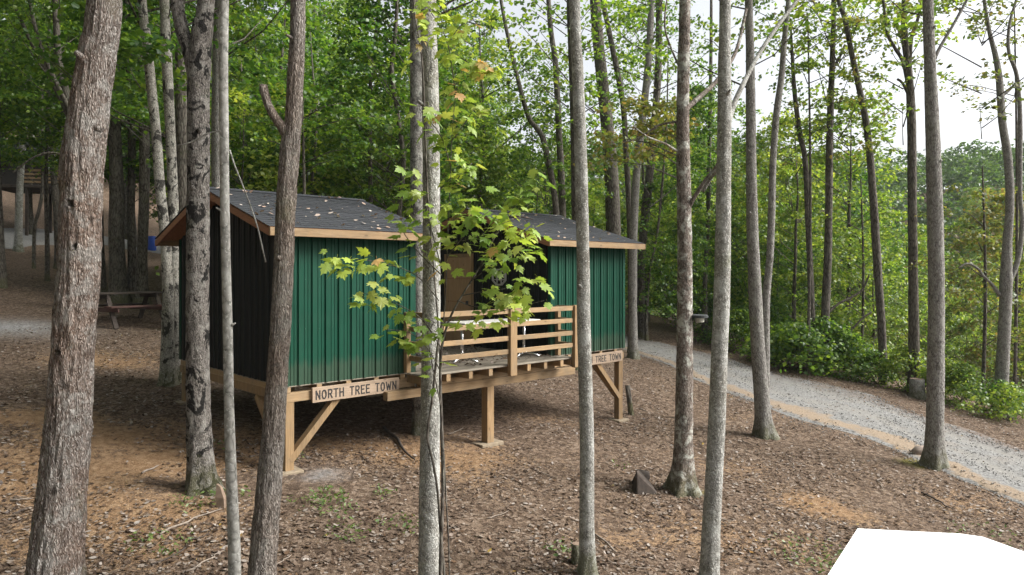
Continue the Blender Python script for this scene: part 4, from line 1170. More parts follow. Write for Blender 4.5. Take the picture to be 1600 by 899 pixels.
traced_tree('T18', 'dark curved trunk between the slim roadside tree and the bank', 'bark_dark', 32.0,
    [(1003, 500, 15), (1001, 450, 13), (1004, 380, 12), (1010, 320, 14), (1020, 220, 12), (1028, 120, 11), (1030, 0, 10)], 7, 'sparse_a', 12, 0.16, 0.05, 3, 3, 0.4, cb=7)
traced_tree('T19', 'dark slanting stem leaning left above the right cabin ridge', 'bark_dark', 27.0,
    [(985, 420, 9), (983, 330, 9), (978, 230, 9), (973, 160, 9), (962, 100, 9), (952, 50, 8), (942, 0, 8)], 5, None, 10, 0.16, 0.05, 3, 3, 0.3)
traced_tree('T20', 'dark twin trunk hugging the slim grey trunk beyond the railing', 'bark_dark', 22.0,
    [(900, 480, 14), (900, 400, 13), (899, 300, 13), (897, 200, 12), (894, 100, 11), (890, 0, 10)], 7, 'sparse_b', 12, 0.14, 0.05, 3, 3, 0.3, cb=7)
traced_tree('L14', 'dark trunk at upper left with long arching limbs behind the thick leaning tree', 'bark_dark', 24.0,
    [(128, 440, 15), (127, 360, 13), (124, 280, 12), (118, 200, 12), (105, 150, 11), (92, 95, 10), (88, 40, 9), (86, 0, 8)], 5, 'mid_a', 12, 0.14, 0.05, 3, 3, 0.4,
    limbs=[('limb', (120, 215, 10), (100, 165, 8), (72, 110, 7), (48, 65, 6), (30, 25, 5), (14, -10, 4)), ('limb', (118, 190, 8), (88, 130, 7, -.4), (66, 80, 6, -.6), (52, 30, 5, -.8), (45, -5, 4, -1)), ('limb', (124, 260, 6), (90, 240, 4, -.3), (55, 245, 3, -.5), (20, 270, 2.5, -.6))], cb=7)
for (key, lab, mat, d, path, cr) in (
    ('L1', 'left of two pale black-scarred stems behind the left cabin eave', 'bark_birch', 15.3, [(262, 620, 26), (262, 540, 20), (262, 450, 16), (258, 370, 15), (250, 290, 15), (244, 210, 14), (236, 130, 14), (229, 60, 14), (222, 0, 13)], 'tall_a'),
    ('L2', 'right of two pale black-scarred stems behind the left cabin eave', 'bark_birch', 15.6, [(271, 610, 26), (272, 520, 20), (272, 420, 17), (271, 330, 16), (268, 250, 15), (264, 160, 15), (260, 80, 15), (257, 0, 14)], 'tall_b'),
    ('L3', 'grey mottled trunk behind the ridge of the left cabin, beside the slender pale one', 'bark_mid', 18.0, [(343, 560, 20), (342, 420, 19), (341, 300, 19), (341, 200, 20), (342, 100, 20), (344, 0, 19)], 'tall_a'),
    ('L4', 'dark trunk half hidden behind the scarred forked trunk', 'bark_dark', 22.0, [(288, 500, 22), (287, 400, 20), (286, 300, 20), (284, 180, 19), (282, 60, 17), (280, 0, 16)], 'tall_b'),
    ('L5', 'broad dark trunk, left one of the clump behind the picnic table', 'bark_dark', 27.0, [(187, 465, 30), (184, 420, 23), (182, 360, 22), (182, 290, 20), (179, 200, 18), (176, 100, 16), (175, 0, 14)], 'tall_a'),
    ('L6', 'thin dark trunk in the middle of the clump behind the picnic table', 'bark_dark', 27.4, [(207, 460, 16), (206, 400, 12), (205, 320, 11), (206, 230, 11), (203, 150, 10), (200, 50, 9)], 'mid_a'),
    ('L7', 'dark trunk at right of the clump behind the picnic table', 'bark_dark', 26.8, [(221, 462, 20), (222, 400, 15), (225, 320, 15), (226, 230, 15), (224, 140, 14), (221, 50, 13)], 'tall_b'),
    ('L8', 'dark trunk just right of the thick leaning foreground tree', 'bark_dark', 28.0, [(157, 445, 16), (155, 370, 13), (154, 280, 12), (157, 180, 12), (172, 100, 11), (180, 0, 10)], 'mid_a'),
    ('L9', 'pale straight trunk beside the far gravel lane at left', 'bark_pale', 38.0, [(29, 363, 11), (31, 300, 9.5), (35, 230, 9.5), (42, 150, 9), (48, 80, 8)], 'tall_b'),
    ('L10', 'slender dark sapling trunk left of the thick leaning tree', 'bark_dark', 30.0, [(74, 405, 7), (73, 340, 6), (72, 280, 6), (74, 200, 5), (76, 120, 5)], 'mid_b'),
    ('L11', 'dark trunk rising beside the far railing at left', 'bark_dark', 34.0, [(91, 376, 11), (88, 320, 9.5), (83, 260, 9), (80, 190, 9), (78, 100, 8)], 'tall_a'),
    ('L12', 'dark trunk cut by the left picture edge', 'bark_dark', 27.0, [(2, 432, 14), (0, 370, 11), (-3, 300, 10), (-6, 200, 10), (-8, 80, 9)], 'mid_b'),
    ('L13', 'leaning thin stem crossing in front of the far gravel lane', 'bark_dark', 33.0, [(53, 387, 5), (55, 350, 5), (62, 325, 5), (66, 290, 4), (66, 220, 4)], 'mid_a'),
    ('C1', 'pale trunk glimpsed between leaves above the left cabin roof, at left', 'bark_pale', 34.0, [(496, 420, 11), (496, 330, 10), (495, 260, 10), (495, 180, 9), (494, 100, 8)], 'tall_a'),
    ('C2', 'thin upright dark stem above the left cabin ridge end', 'bark_dark', 24.0, [(580, 430, 8), (579, 300, 7), (578, 200, 6), (580, 100, 6), (590, 30, 5)], 'mid_b'),
    ('C3', 'crooked dark stem just left of the central trunk', 'bark_dark', 23.0, [(622, 430, 9), (624, 330, 8), (630, 250, 8), (620, 170, 7), (612, 110, 7), (618, 50, 6)], 'mid_a'),
    ('C4', 'bent dark stem curving up left of the right cabin ridge', 'bark_dark', 27.0, [(872, 420, 10), (868, 320, 10), (858, 260, 10), (848, 215, 9), (838, 200, 8), (820, 165, 7)], None),
    ('C5', 'slim dark trunk left of the slim grey trunk above the right cabin', 'bark_dark', 29.0, [(880, 420, 12), (878, 300, 11), (873, 200, 10), (868, 100, 9), (860, 40, 8)], 'mid_b'),
    ('R1', 'thin dark stem behind the lamp tree on the wooded bank', 'bark_dark', 33.0, [(1101, 510, 9), (1102, 430, 7), (1106, 350, 7), (1108, 250, 6), (1110, 150, 6)], 'mid_a'),
    ('R2', 'slanting thin stem leaning right above the road bend', 'bark_dark', 31.0, [(1010, 490, 6), (1014, 430, 5), (1022, 390, 4), (1030, 340, 4)], 'low_a'),
):
    traced_tree(key, lab, mat, d, path, 8, cr, 12, 0.16, 0.05, 3, 3, 0.4, leaf='leaf_forest', cb={'t': 7.0, 'm': 5.0, 'l': 1.5, 's': 7}[(cr or 't')[0]])

# ------------------------------------------------------------------ fill of the wood: copies of a few prototypes
PROTO = {}
def proto_trunk(key, h, r, seed, mat):
    g = random.Random(seed)
    pts = [Vector((0, 0, -0.2))]; rad = [r * 1.35]
    x = y = 0
    for k in range(1, 8):
        x += g.uniform(-.12, .12) * h / 10; y += g.uniform(-.12, .12) * h / 10
        pts.append(Vector((x, y, h * k / 7))); rad.append(r * (1 - 0.86 * (k / 7) ** 1.2))
    p2, r2 = resample(pts, rad, 0.5)
    me = MB().tube(p2, r2, 9, 0.05, 2, 2, seed).mesh('trunk', True); me.materials.append(M[mat])
    PROTO[key] = me
proto_trunk('tall', 17, 0.17, 1, 'bark_dark'); proto_trunk('tall2', 17, 0.20, 2, 'bark_mid')
proto_trunk('mid', 10, 0.10, 3, 'bark_dark'); proto_trunk('low', 6, 0.06, 4, 'bark_dark')

def wood_tree(x, y, crown, leaf, label, group, s, rz, name='tree', dz=0.0, cat='tree'):
    r = empty(name, (x, y, gz(x, y) + dz), rz); r.scale = (s, s, s)
    tag(r, label, cat, group)
    kind = crown.split('_')[0]
    if kind == 'shrub':
        obj('foliage', crown_mesh(crown, leaf), None, r)
        obj('stems', limb_mesh(crown, 'bark_dark'), None, r)
    else:
        t = {'tall': 'tall' if rz < 3.5 else 'tall2', 'mid': 'mid', 'low': 'low', 'sparse': 'mid'}[kind]
        obj('trunk', PROTO[t], None, r)
        c = obj('crown', crown_mesh(crown, leaf), None, r)
        obj('limbs', limb_mesh(crown, 'bark_dark'), None, c)
    return r

FR = random.Random(2024)
placed = []
def free(x, y, gap):
    if any((x - a) ** 2 + (y - b) ** 2 < gap * gap for a, b in placed): return False
    u, v_ = to_local(x, y)
    if -3.5 < u < 12 and -3 < v_ < 8.5: return False
    if -1.5 < road_side(x, y) < 6.2 and y < 34 and x > 2: return False
    return True
def fill(n, px0, px1, d0, d1, crowns, leaf, label, group, gap, s0=0.85, s1=1.25, p=1.0, ok=None, **kw):
    k = 0
    for _ in range(n * 30):
        if k >= n: break
        d_ = d0 + (d1 - d0) * FR.random() ** p
        x = (FR.uniform(px0, px1) - 800) / F_PX * d_
        if not free(x, d_, gap): continue
        if ok and not ok(x, d_): continue
        placed.append((x, d_)); k += 1
        lf = FR.choice(leaf) if isinstance(leaf, (list, tuple)) else leaf
        wood_tree(x, d_, FR.choice(crowns), lf, label, group, FR.uniform(s0, s1), FR.uniform(0, 6.28), **kw)
for o in TREES.values(): placed.append((o.location.x, o.location.y))
# left: shaded wood uphill
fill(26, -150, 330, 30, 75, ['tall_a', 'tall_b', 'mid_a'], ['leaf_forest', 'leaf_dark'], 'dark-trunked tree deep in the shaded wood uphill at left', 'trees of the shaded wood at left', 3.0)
fill(16, 330, 700, 24, 40, ['mid_a', 'mid_b', 'mid_b', 'low_a'], ['leaf_forest', 'leaf_bright', 'leaf_forest'], 'leafy understorey tree close behind the left cabin roof', 'understorey trees behind the left cabin', 2.6, 1.0, 1.4)
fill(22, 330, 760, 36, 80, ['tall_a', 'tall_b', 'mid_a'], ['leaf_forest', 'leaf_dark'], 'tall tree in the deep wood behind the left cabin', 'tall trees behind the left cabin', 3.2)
fill(15, 740, 1020, 27, 50, ['mid_b', 'low_a', 'low_a', 'sparse_a', 'sparse_b'], ['leaf_forest', 'leaf_bright'], 'leafy tree in the wood behind the right cabin', 'trees behind the right cabin', 2.8, 1.0, 1.35)
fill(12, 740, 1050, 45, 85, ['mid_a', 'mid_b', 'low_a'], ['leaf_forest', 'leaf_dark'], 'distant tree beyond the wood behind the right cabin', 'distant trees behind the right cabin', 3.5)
# unseen wood added left of and behind the camera to block sky light
SURR = random.Random(8)
for _ in range(400):
    x, y = SURR.uniform(-34, 3), SURR.uniform(-26, 26)
    if x > -0.9 * y - 9 and y > 0: continue
    if math.hypot(x, y) < 8.5 or not free(x, y, 3.6): continue
    placed.append((x, y))
    wood_tree(x, y, SURR.choice(['tall_a', 'tall_b', 'mid_a']), 'leaf_forest', 'unseen tree added left of or behind the view to block sky light', 'unseen trees added to block sky light', SURR.uniform(0.9, 1.2), SURR.uniform(0, 6.28))
# right: sunlit trees below the road
past = lambda x, y: road_side(x, y) > 6.5
fill(20, 1000, 1330, 30, 50, ['mid_b', 'low_a', 'low_b', 'mid_a'], ['leaf_bright', 'leaf_forest'], 'sunlit leafy tree on the bank beyond the road bend', 'trees on the bank beyond the road bend', 2.6, 0.95, 1.3, ok=past)
fill(26, 1260, 1750, 28, 60, ['low_a', 'mid_a', 'mid_b'], ['leaf_bright', 'leaf_bright', 'leaf_olive'], 'yellow-green leafy tree in the valley below the road', 'trees in the valley below the road', 2.6, 0.9, 1.3, ok=past)
fill(34, 1000, 1800, 55, 110, ['mid_b', 'mid_a', 'mid_b'], ['leaf_bright', 'leaf_far', 'leaf_bright'], 'green tree far down in the valley at right', 'far valley trees', 4.0, 0.9, 1.25)
fill(3, 1190, 1330, 30, 44, ['mid_a', 'sparse_a', 'sparse_b'], ['leaf_bright', 'leaf_olive'], 'taller leafy tree rising against the sky between the trunks across the road', 'taller trees across the road', 2.4, 1.3, 1.6, ok=past)
# shrubs along the far edge of the road
for (px, py, s) in ((1010, 480, 1.3), (1045, 500, 1.2), (1075, 515, 1.2), (1110, 528, 1.3), (1150, 545, 1.2), (1185, 560, 1.2), (1215, 575, 1.3), (1245, 585, 1.5), (1262, 590, 1.6), (1300, 590, 1.4), (1330, 596, 1.2), (1360, 602, 1.1),
                    (1395, 612, 1.0), (1440, 622, 1.0), (1480, 632, 1.0), (1510, 640, 0.9), (1545, 650, 0.9), (1590, 660, 0.9), (1630, 680, 1.0), (1225, 560, 1.6), (1320, 575, 1.5), (1410, 590, 1.4), (1500, 605, 1.4), (1575, 630, 1.3)):
    q = ground_at(px, py)
    wood_tree(q.x + FR.uniform(-.3, .3), q.y + 1.2, FR.choice(['shrub_a', 'shrub_b']), FR.choice(['leaf_forest', 'leaf_bright', 'leaf_forest']), 'bushy green shrub along the far edge of the gravel road', 'shrubs along the far road edge', s * 0.85, FR.uniform(0, 6.28), 'shrub', cat='shrub')

# far wooded hillsides: one mass
def far_wood():
    g = random.Random(77); C = []; Nn = []; Rd = []
    for _ in range(2600):
        az = R(g.uniform(-44, 50)); r = 85 + 150 * g.random() ** 0.8
        x, y = math.sin(az) * r, math.cos(az) * r
        zb = gz(x, y); h = g.uniform(6, 11); rr_ = g.uniform(2.4, 4.2)
        for _ in range(13):
            a = g.uniform(0, 6.28); t = g.random(); e = math.sqrt(max(0.05, 1 - t * t)) * rr_ * math.sqrt(g.random())
            C.append((x + math.cos(a) * e, y + math.sin(a) * e, zb + h * (0.3 + 0.7 * t))); Nn.append((math.cos(a) * .5, math.sin(a) * .5, 1)); Rd.append(g.uniform(0.7, 1.3))
    Nn = np.array(Nn); Nn /= np.linalg.norm(Nn, axis=1)[:, None]
    V = leaves_on_sprays(np.array(C), Nn, np.array(Rd), 9, 0.5, 0.95, 5)
    return tri_fan_mesh('far_wood', V, QT)
tag(obj('far_wood', far_wood(), M['leaf_far']), 'far wooded hillsides closing the valley', 'wood', kind='stuff')

# ------------------------------------------------------------------ maple sapling winding round the central trunk
def maple_leaf(seed):
    g = random.Random(seed)
    half = [(0.0, -0.05), (0.16, -0.13), (0.36, -0.02), (0.28, 0.10), (0.50, 0.22), (0.40, 0.34), (0.54, 0.52), (0.34, 0.48), (0.22, 0.44), (0.24, 0.66), (0.10, 0.74)]
    pts = half + [(0.0, 1.0)] + [(-x, y) for x, y in reversed(half[1:])]
    b = MB()
    b.v.append((0, 0.25, 0.0))
    for (x, y) in pts:
        x *= g.uniform(0.9, 1.1); y = y + g.uniform(-.02, .02)
        b.v.append((x, y, -0.30 * x * x - 0.12 * (y - 0.3) ** 2 + 0.05 * abs(x) + g.uniform(-.02, .02)))
    n = len(pts)
    b.f = [(0, 1 + i, 1 + (i + 1) % n) for i in range(n)]
    b.v += [(0, -0.05, 0), (0.012, -0.05, 0), (0.02, -0.42, 0.1), (0.0, -0.42, 0.1)]
    m_ = len(b.v); b.f.append((m_ - 4, m_ - 3, m_ - 2, m_ - 1))
    return b.mesh('leaf')
SD = 6.72
sap = empty('maple_sapling', Vector(((686 - 800) / F_PX * SD, SD, gz((686 - 800) / F_PX * SD, SD))))
tag(sap, 'young yellow-green maple with large lobed leaves climbing beside the central trunk', 'sapling')
sb = sap.location.copy()
def stem(pts, r0, r1, name='branch', par=None):
    q = [P(a, b_, SD + dd) - sb for a, b_, dd in pts]
    rr_ = [r0 + (r1 - r0) * i / (len(q) - 1) for i in range(len(q))]
    p2, r2 = resample(q, rr_, 0.06)
    return MB().tube(p2, r2, 7, 0.05, 5, 2, 1.0).build(name, M['bark_dark'], par or sap, True)
main = stem([(687, 990, 0), (689, 860, -.02), (692, 760, 0), (690, 660, .02), (688, 600, 0), (690, 545, -.03), (702, 500, -.06), (722, 462, -.1), (745, 425, -.1), (768, 380, -.1), (792, 340, -.1)], 0.020, 0.005, 'stem')
TW = [  # twig polylines (px, py, depth offset) carrying leaves: (points, n leaves)
    ([(690, 545, -.03), (660, 500, -.2), (620, 475, -.35), (585, 462, -.5), (565, 458, -.55)], 17),
    ([(686, 470, -.05), (650, 430, -.2), (600, 412, -.4), (555, 405, -.5), (512, 404, -.6)], 22),
    ([(688, 580, 0), (668, 545, -.15), (640, 520, -.3), (600, 515, -.4)], 14),
    ([(690, 430, -.05), (650, 390, -.2), (625, 350, -.3), (640, 325, -.35)], 14),
    ([(702, 500, -.06), (735, 500, -.2), (770, 490, -.4), (810, 480, -.5), (850, 470, -.6)], 22),
    ([(722, 462, -.1), (760, 455, -.25), (800, 450, -.4), (830, 440, -.5)], 20),
    ([(735, 440, -.1), (770, 415, -.3), (800, 400, -.4), (835, 385, -.5)], 24),
    ([(750, 420, -.1), (780, 380, -.2), (810, 365, -.3), (838, 358, -.4)], 24),
    ([(768, 380, -.1), (785, 345, -.1), (808, 318, -.1), (830, 290, -.1), (838, 278, -.1)], 20),
    ([(692, 520, 0), (697, 440, -.1), (700, 360, -.15), (703, 290, -.15), (706, 220, -.15), (712, 150, -.1), (725, 100, -.1)], 34),
    ([(700, 350, -.15), (725, 330, -.2), (742, 305, -.2)], 14),
    ([(703, 300, -.15), (722, 270, -.2), (738, 255, -.2)], 10),
    ([(700, 400, -.15), (720, 375, -.3), (745, 345, -.35), (765, 330, -.4)], 20),
    ([(690, 420, -.1), (672, 350, -.25), (660, 300, -.3), (636, 262, -.3)], 16),
    ([(690, 640, .02), (668, 520, -.25), (690, 505, -.3)], 6),
    ([(712, 150, -.1), (700, 70, -.2), (680, 30, -.25), (660, 0, -.3)], 22),
    ([(725, 100, -.1), (750, 110, -.1), (768, 118, -.1)], 9),
    ([(650, -10, -.3), (645, 40, -.35), (655, 90, -.35)], 9),
    ([(704, 260, -.15), (690, 215, -.3), (672, 190, -.35), (655, 170, -.3)], 9),
    ([(706, 220, -.15), (728, 190, -.2), (742, 168, -.2)], 10),
    ([(700, 380, -.15), (742, 372, -.3), (780, 352, -.35), (812, 340, -.4)], 14),
    ([(715, 470, -.1), (745, 480, -.3), (775, 470, -.4), (800, 470, -.45)], 10),
    ([(700, 70, -.2), (720, 40, -.2), (745, 30, -.2)], 9),
]
LM = [maple_leaf(s) for s in range(6)]
LM_M = []
for i, me in enumerate(LM):
    for mt in ('leaf_maple', 'leaf_turning'):
        c = me.copy(); c.materials.append(M[mt]); LM_M.append(c)
LR = random.Random(31)
EXTRA = []
TW.sort(key=lambda t: -abs(t[0][-1][0] - 690) - (200 if t[0][-1][1] < 150 else 0))
nleaf = 0
for (pts, nl) in TW:
    st = stem(pts, 0.006, 0.0025, 'branch', main)
    q = [P(a, b_, SD + dd) - sb for a, b_, dd in pts]
    nl = int(nl * (1.45 if pts[-1][0] > 735 and pts[-1][1] > 300 else 2.1))
    for k in range(nl):
        t = (0.18 + 0.82 * (k + LR.random()) / nl) * (len(q) - 1); i = min(int(t), len(q) - 2)
        p = q[i].lerp(q[i + 1], t - i)
        a = LR.gauss(-1.57, 1.25)
        L = LR.uniform(0.07, 0.135)
        off = Vector((math.cos(a), math.sin(a), 0)) * (0.42 * L + LR.uniform(0, 0.10))
        turning = (LR.random() < 0.03) or (pts[-1][1] < 130 and pts[-1][0] > 710 and LR.random() < 0.10)
        if nleaf >= 300 and turning: turning = False
        o = bpy.data.objects.new('leaf', LM_M[2 * LR.randrange(6) + (1 if turning else 0)])
        if nleaf < 300: COL.objects.link(o); o.parent = sap
        else: EXTRA.append(o)
        o.location = p + off + Vector((0, 0, LR.gauss(-.02, .05)))
        o.rotation_euler = (LR.gauss(-0.5, 0.4), LR.gauss(0, 0.35), a - math.pi / 2)
        o.scale = (L, L, L)
        nleaf += 1
ev, ef = [], []
for o in EXTRA:
    mw = o.matrix_basis; n_ = len(ev)
    ev += [tuple(mw @ q.co) for q in o.data.vertices]
    ef += [tuple(n_ + i for i in p_.vertices) for p_ in o.data.polygons]
em = bpy.data.meshes.new('leaves'); em.from_pydata(ev, [], ef); em.update()
obj('leaves', em, M['leaf_maple'], sap)['kind'] = 'stuff'
for o in EXTRA: bpy.data.objects.remove(o)
# bare vine stems
def vine(label, pts, r, name='vine'):
    q = [P(a, b_, dd) for a, b_, dd in pts]
    base = q[0].copy(); base.z = gz(base.x, base.y)
    q[0] = base - Vector((0, 0, 0.05))
    p2, r2 = resample([v_ - base for v_ in q], [r] * len(q), 0.06)
    o = MB().tube(p2, r2, 8, 0.12, 6, 2, 3).build(name, M['bark_dark'], None, True, base)
    return tag(o, label, 'vine')
vine('dark vine stem twisting down the right side of the central trunk', [(696, 985, 6.8), (694, 899, 6.8), (688, 830, 6.78), (684, 770, 6.78), (676, 720, 6.76), (668, 680, 6.78), (676, 620, 6.78), (684, 540, 6.8), (692, 500, 6.8)], 0.012)
vine('bare vine hanging in front of the upper central trunk', [(700, 985, 6.85), (702, 880, 6.85), (696, 760, 6.85), (690, 640, 6.85), (684, 500, 6.84), (668, 300, 6.84), (663, 160, 6.84), (658, 80, 6.84), (648, 20, 6.84), (642, -60, 6.84)], 0.008)

# thin leafy sprays of mid-distance trees that hang in view
def spray_tree(label, d, spots, leaf, anchor, seed):
    base = Vector(((anchor[0] - 800) / F_PX * d, d, 0)); base.z = gz(base.x, base.y)
    root = empty('tree', base); tag(root, label, 'tree')
    top = P(anchor[0], anchor[1], d) - base
    p2, r2 = resample([Vector((0, 0, -0.1)), top * 0.5 + Vector((0.1, 0, 0)), top], [0.07, 0.05, 0.02], 0.2)
    MB().tube(p2, r2, 8, 0.05, 3, 2, 1).build('trunk', M['bark_dark'], root, True)
    C = []; Nn = []; Rd = []; b = MB(); g = random.Random(seed)
    for (px, py, w, n) in spots:
        c0 = P(px, py, d) - base
        st = Vector((top.x * c0.z / max(top.z, 0.1) * 0.9, 0, max(0.4, c0.z - 0.5)))
        if st.z > top.z: st = top.copy()
        MB().tube([tuple(st), tuple(st.lerp(c0, 0.5) + Vector((0, 0, 0.12))), tuple(c0)], [0.02, 0.014, 0.006], 5).build('limb', M['bark_dark'], root, True)
        for _ in range(n):
            C.append((c0.x + g.gauss(0, w / F_PX * d * 0.4), c0.y + g.gauss(0, 0.5), c0.z + g.gauss(0, 0.10))); Nn.append((g.gauss(0, .12), -0.1 + g.gauss(0, .12), 1)); Rd.append(g.uniform(.25, .5))
    Nn = np.array(Nn); Nn /= np.linalg.norm(Nn, axis=1)[:, None]
    V = leaves_on_sprays(np.array(C), Nn, np.array(Rd), 26, 0.10, 0.17, seed)
    me = tri_fan_mesh('crown', V, QT)
    obj('crown', me, M[leaf], root)
spray_tree('small maple with flat tiers of olive leaves behind the lamp tree', 17.0, [(1010, 170, 70, 8), (985, 190, 60, 8), (1040, 205, 70, 8), (1000, 232, 80, 9), (960, 215, 50, 5), (1030, 165, 60, 6), (950, 250, 50, 5), (1075, 190, 40, 4)], 'leaf_olive', (1068, 150), 41)
spray_tree('low tree with drooping bright sprays just beyond the road at right', 27.5, [(1350, 310, 60, 7), (1330, 360, 60, 7), (1380, 400, 60, 7), (1340, 440, 60, 6), (1290, 340, 60, 6), (1400, 330, 40, 5), (1310, 400, 60, 7), (1360, 500, 60, 6), (1300, 470, 60, 6)], 'leaf_bright', (1345, 280), 42)
spray_tree('small tree with pale leaf tiers beside the forked trunk at right', 23.5, [(1500, 330, 60, 6), (1520, 370, 60, 7), (1490, 410, 60, 6), (1540, 300, 60, 6), (1510, 450, 60, 6), (1545, 420, 50, 5), (1585, 520, 40, 5), (1590, 470, 40, 5)], 'leaf_olive', (1535, 260), 43)
spray_tree('young tree with light green sprays above the left cabin roof', 20.0, [(400, 190, 60, 6), (420, 160, 60, 6), (390, 215, 50, 5), (500, 200, 70, 7), (540, 160, 70, 7), (480, 150, 70, 7), (560, 230, 60, 6), (520, 250, 60, 6), (450, 120, 60, 6), (600, 180, 60, 6)], 'leaf_forest', (470, 90), 44)

spray_tree('thin tree whose loose bright leaves hang against the sky right of the twin stem', 26.0, [(1230, 40, 70, 6), (1270, 60, 70, 6), (1310, 45, 70, 6), (1250, 110, 60, 5), (1300, 150, 60, 5), (1340, 110, 60, 5), (1330, 190, 50, 4), (1280, 200, 60, 4), (1360, 40, 60, 5), (1395, 150, 40, 3)], 'leaf_bright', (1262, 20), 45)
spray_tree('thin tree with small leaf sprigs against the sky at the right edge', 27.0, [(1500, 40, 60, 4), (1550, 30, 70, 5), (1590, 60, 60, 4), (1520, 140, 40, 3), (1480, 130, 30, 2), (1590, 130, 40, 3)], 'leaf_olive', (1585, 10), 46)
spray_tree('slender tree with light leaf sprays between the lamp tree and its neighbour', 25.0, [(1100, 60, 60, 5), (1095, 110, 60, 5), (1150, 40, 60, 5), (1150, 170, 50, 4), (1105, 230, 60, 5), (1155, 280, 60, 6), (1100, 330, 60, 6), (1200, 230, 50, 4)], 'leaf_bright', (1130, 30), 47)

# ------------------------------------------------------------------ air
M['haze'] = bpy.data.materials.new('haze'); M['haze'].use_nodes = True
hn = M['haze'].node_tree; hn.nodes.clear()
ho = N(hn, 'OutputMaterial'); hv_ = N(hn, 'VolumePrincipled')
hv_.inputs['Color'].default_value = (0.90, 0.95, 1.0, 1); hv_.inputs['Density'].default_value = 0.00022
hn.links.new(hv_.outputs[0], ho.inputs['Volume'])
zlo = min(v_[2] for v_ in gv) - 1.0
tag(MB().box(-540, 540, -120, 600, zlo, 62).build('haze', M['haze']), 'thin pale haze filling the valley air', 'haze', kind='stuff')

# ------------------------------------------------------------------ things on the slope
# picnic table
pt = ground_at(200, 506)
pc = empty('picnic_table', pt, R(8))
tag(pc, 'dark weathered picnic table with reddish bench under the trees', 'picnic table')
pc.rotation_euler = (0, 0, R(62)); pc.scale = (1.25, 1.25, 1.3)
for k in range(5):
    MB().cbox(-0.95, 0.95, -0.36 + k * 0.148, -0.36 + k * 0.148 + 0.14, 0.74, 0.78, 0.006).build('table_plank', M['wood_dark'], pc)
for s in (-1, 1):
    for k in range(2):
        ya = s * 0.66 + (k - 1) * 0.15
        MB().cbox(-0.95, 0.95, ya, ya + 0.14, 0.43, 0.47, 0.006).build('bench_plank', M['wood_red'] if s < 0 else M['wood_dark'], pc)
for x in (-0.66, 0.66):
    for s in (-1, 1):
        MB().beam((x + 0.045 * s, s * 0.62, -0.06), (x + 0.045 * s, s * 0.24, 0.735), 0.04, 0.11, (1, 0, 0)).build('leg', M['wood_dark'], pc)
    MB().cbox(x - 0.11, x - 0.07, -0.78, 0.78, 0.33, 0.425, 0.006).build('bench_support', M['wood_red'], pc)
    MB().cbox(x - 0.11, x - 0.07, -0.35, 0.35, 0.64, 0.735, 0.006).build('top_support', M['wood_dark'], pc)

# lamp on the brown trunk
lq = P(1080, 496, 11.78)
lm = empty('path_lamp', lq)
tag(lm, 'small dark grey lamp with pale lens fixed to the brown trunk', 'lamp')
MB().cbox(-0.09, 0.02, -0.05, 0.05, -0.06, 0.035, 0.01).build('bracket', M['lamp_grey'], lm)
MB().tube([(0.13, 0, -0.005), (0.13, 0, 0.035), (0.13, 0, 0.045)], [0.15, 0.15, 0.125], 20).build('hood', M['lamp_grey'], lm)
MB().tube([(0.14, 0, -0.085), (0.14, 0, -0.075), (0.14, 0, -0.006)], [0.06, 0.075, 0.08], 16).build('lens', M['lamp_lens'], lm)

def stump(px, py, w, h, label, mat='bark_mid', lean=0.0):
    q = ground_at(px, py); d_ = q.y
    r = empty('stump', q); tag(r, label, 'stump')
    rr_ = w / F_PX * d_ / 2; hh = h / F_PX * d_
    MB().tube([(0, 0, -0.1), (0, 0, 0.02), (lean * hh * .5, 0, hh * 0.5), (lean * hh, 0, hh)], [rr_ * 1.25, rr_ * 1.12, rr_, rr_ * 0.97], 16, 0.06, 4, 3, px).build('bark', M[mat], r, True)
    MB().tube([(lean * hh, 0, hh - 0.004), (lean * hh, 0, hh + 0.006)], [rr_ * 0.93, rr_ * 0.9], 16).build('cut_face', M['cut_wood'], r)
stump(901, 880, 16, 30, 'short cut stump at the foot of the slim grey trunk')
stump(986, 648, 8, 46, 'thin upright stub beside the right cabin corner post', 'bark_dark', -0.12)
stump(1433, 622, 22, 30, 'broad grey stump across the road below the branching trunk')

# wedge of split log
q = ground_at(1005, 768)
lg = empty('split_log', q); lg.scale = (1.25, 1.25, 1.45); lg.rotation_euler = (0, 0, 0.35); tag(lg, 'dark wedge of split log lying near the lamp tree', 'log')
b = MB(); b.v = [(-0.16, -0.1, -0.05), (0.16, -0.14, -0.06), (0.20, 0.14, -0.05), (-0.12, 0.16, -0.05), (-0.14, -0.06, 0.26), (-0.02, 0.10, 0.24), (0.13, -0.10, 0.03), (0.18, 0.12, 0.06)]
b.f = [(0, 1, 6, 4), (1, 2, 7, 6), (2, 3, 5, 7), (3, 0, 4, 5), (4, 6, 7, 5), (3, 2, 1, 0)]
wd = b.build('wood', M['stick_dark'], lg)
bv = wd.modifiers.new('bevel', 'BEVEL'); bv.width = 0.025; bv.segments = 3
MB().tube([(0.02, 0.22, 0.02), (0.14, 0.28, 0.10), (0.24, 0.26, 0.10)], [0.07, 0.09, 0.05], 10, 0.1, 5, 3, 2).build('knot', M['stick_dark'], lg, True)
q = ground_at(346, 793)
b = MB(); b.v = [(-0.05, -0.03, -0.06), (0.05, -0.03, -0.06), (0.05, 0.03, -0.06), (-0.05, 0.03, -0.06), (-0.07, -0.02, 0.14), (0.04, -0.025, 0.12), (0.045, 0.04, 0.13), (-0.06, 0.045, 0.15), (-0.075, 0.02, 0.30), (-0.02, 0.01, 0.26), (-0.01, 0.06, 0.25), (-0.07, 0.07, 0.29)]
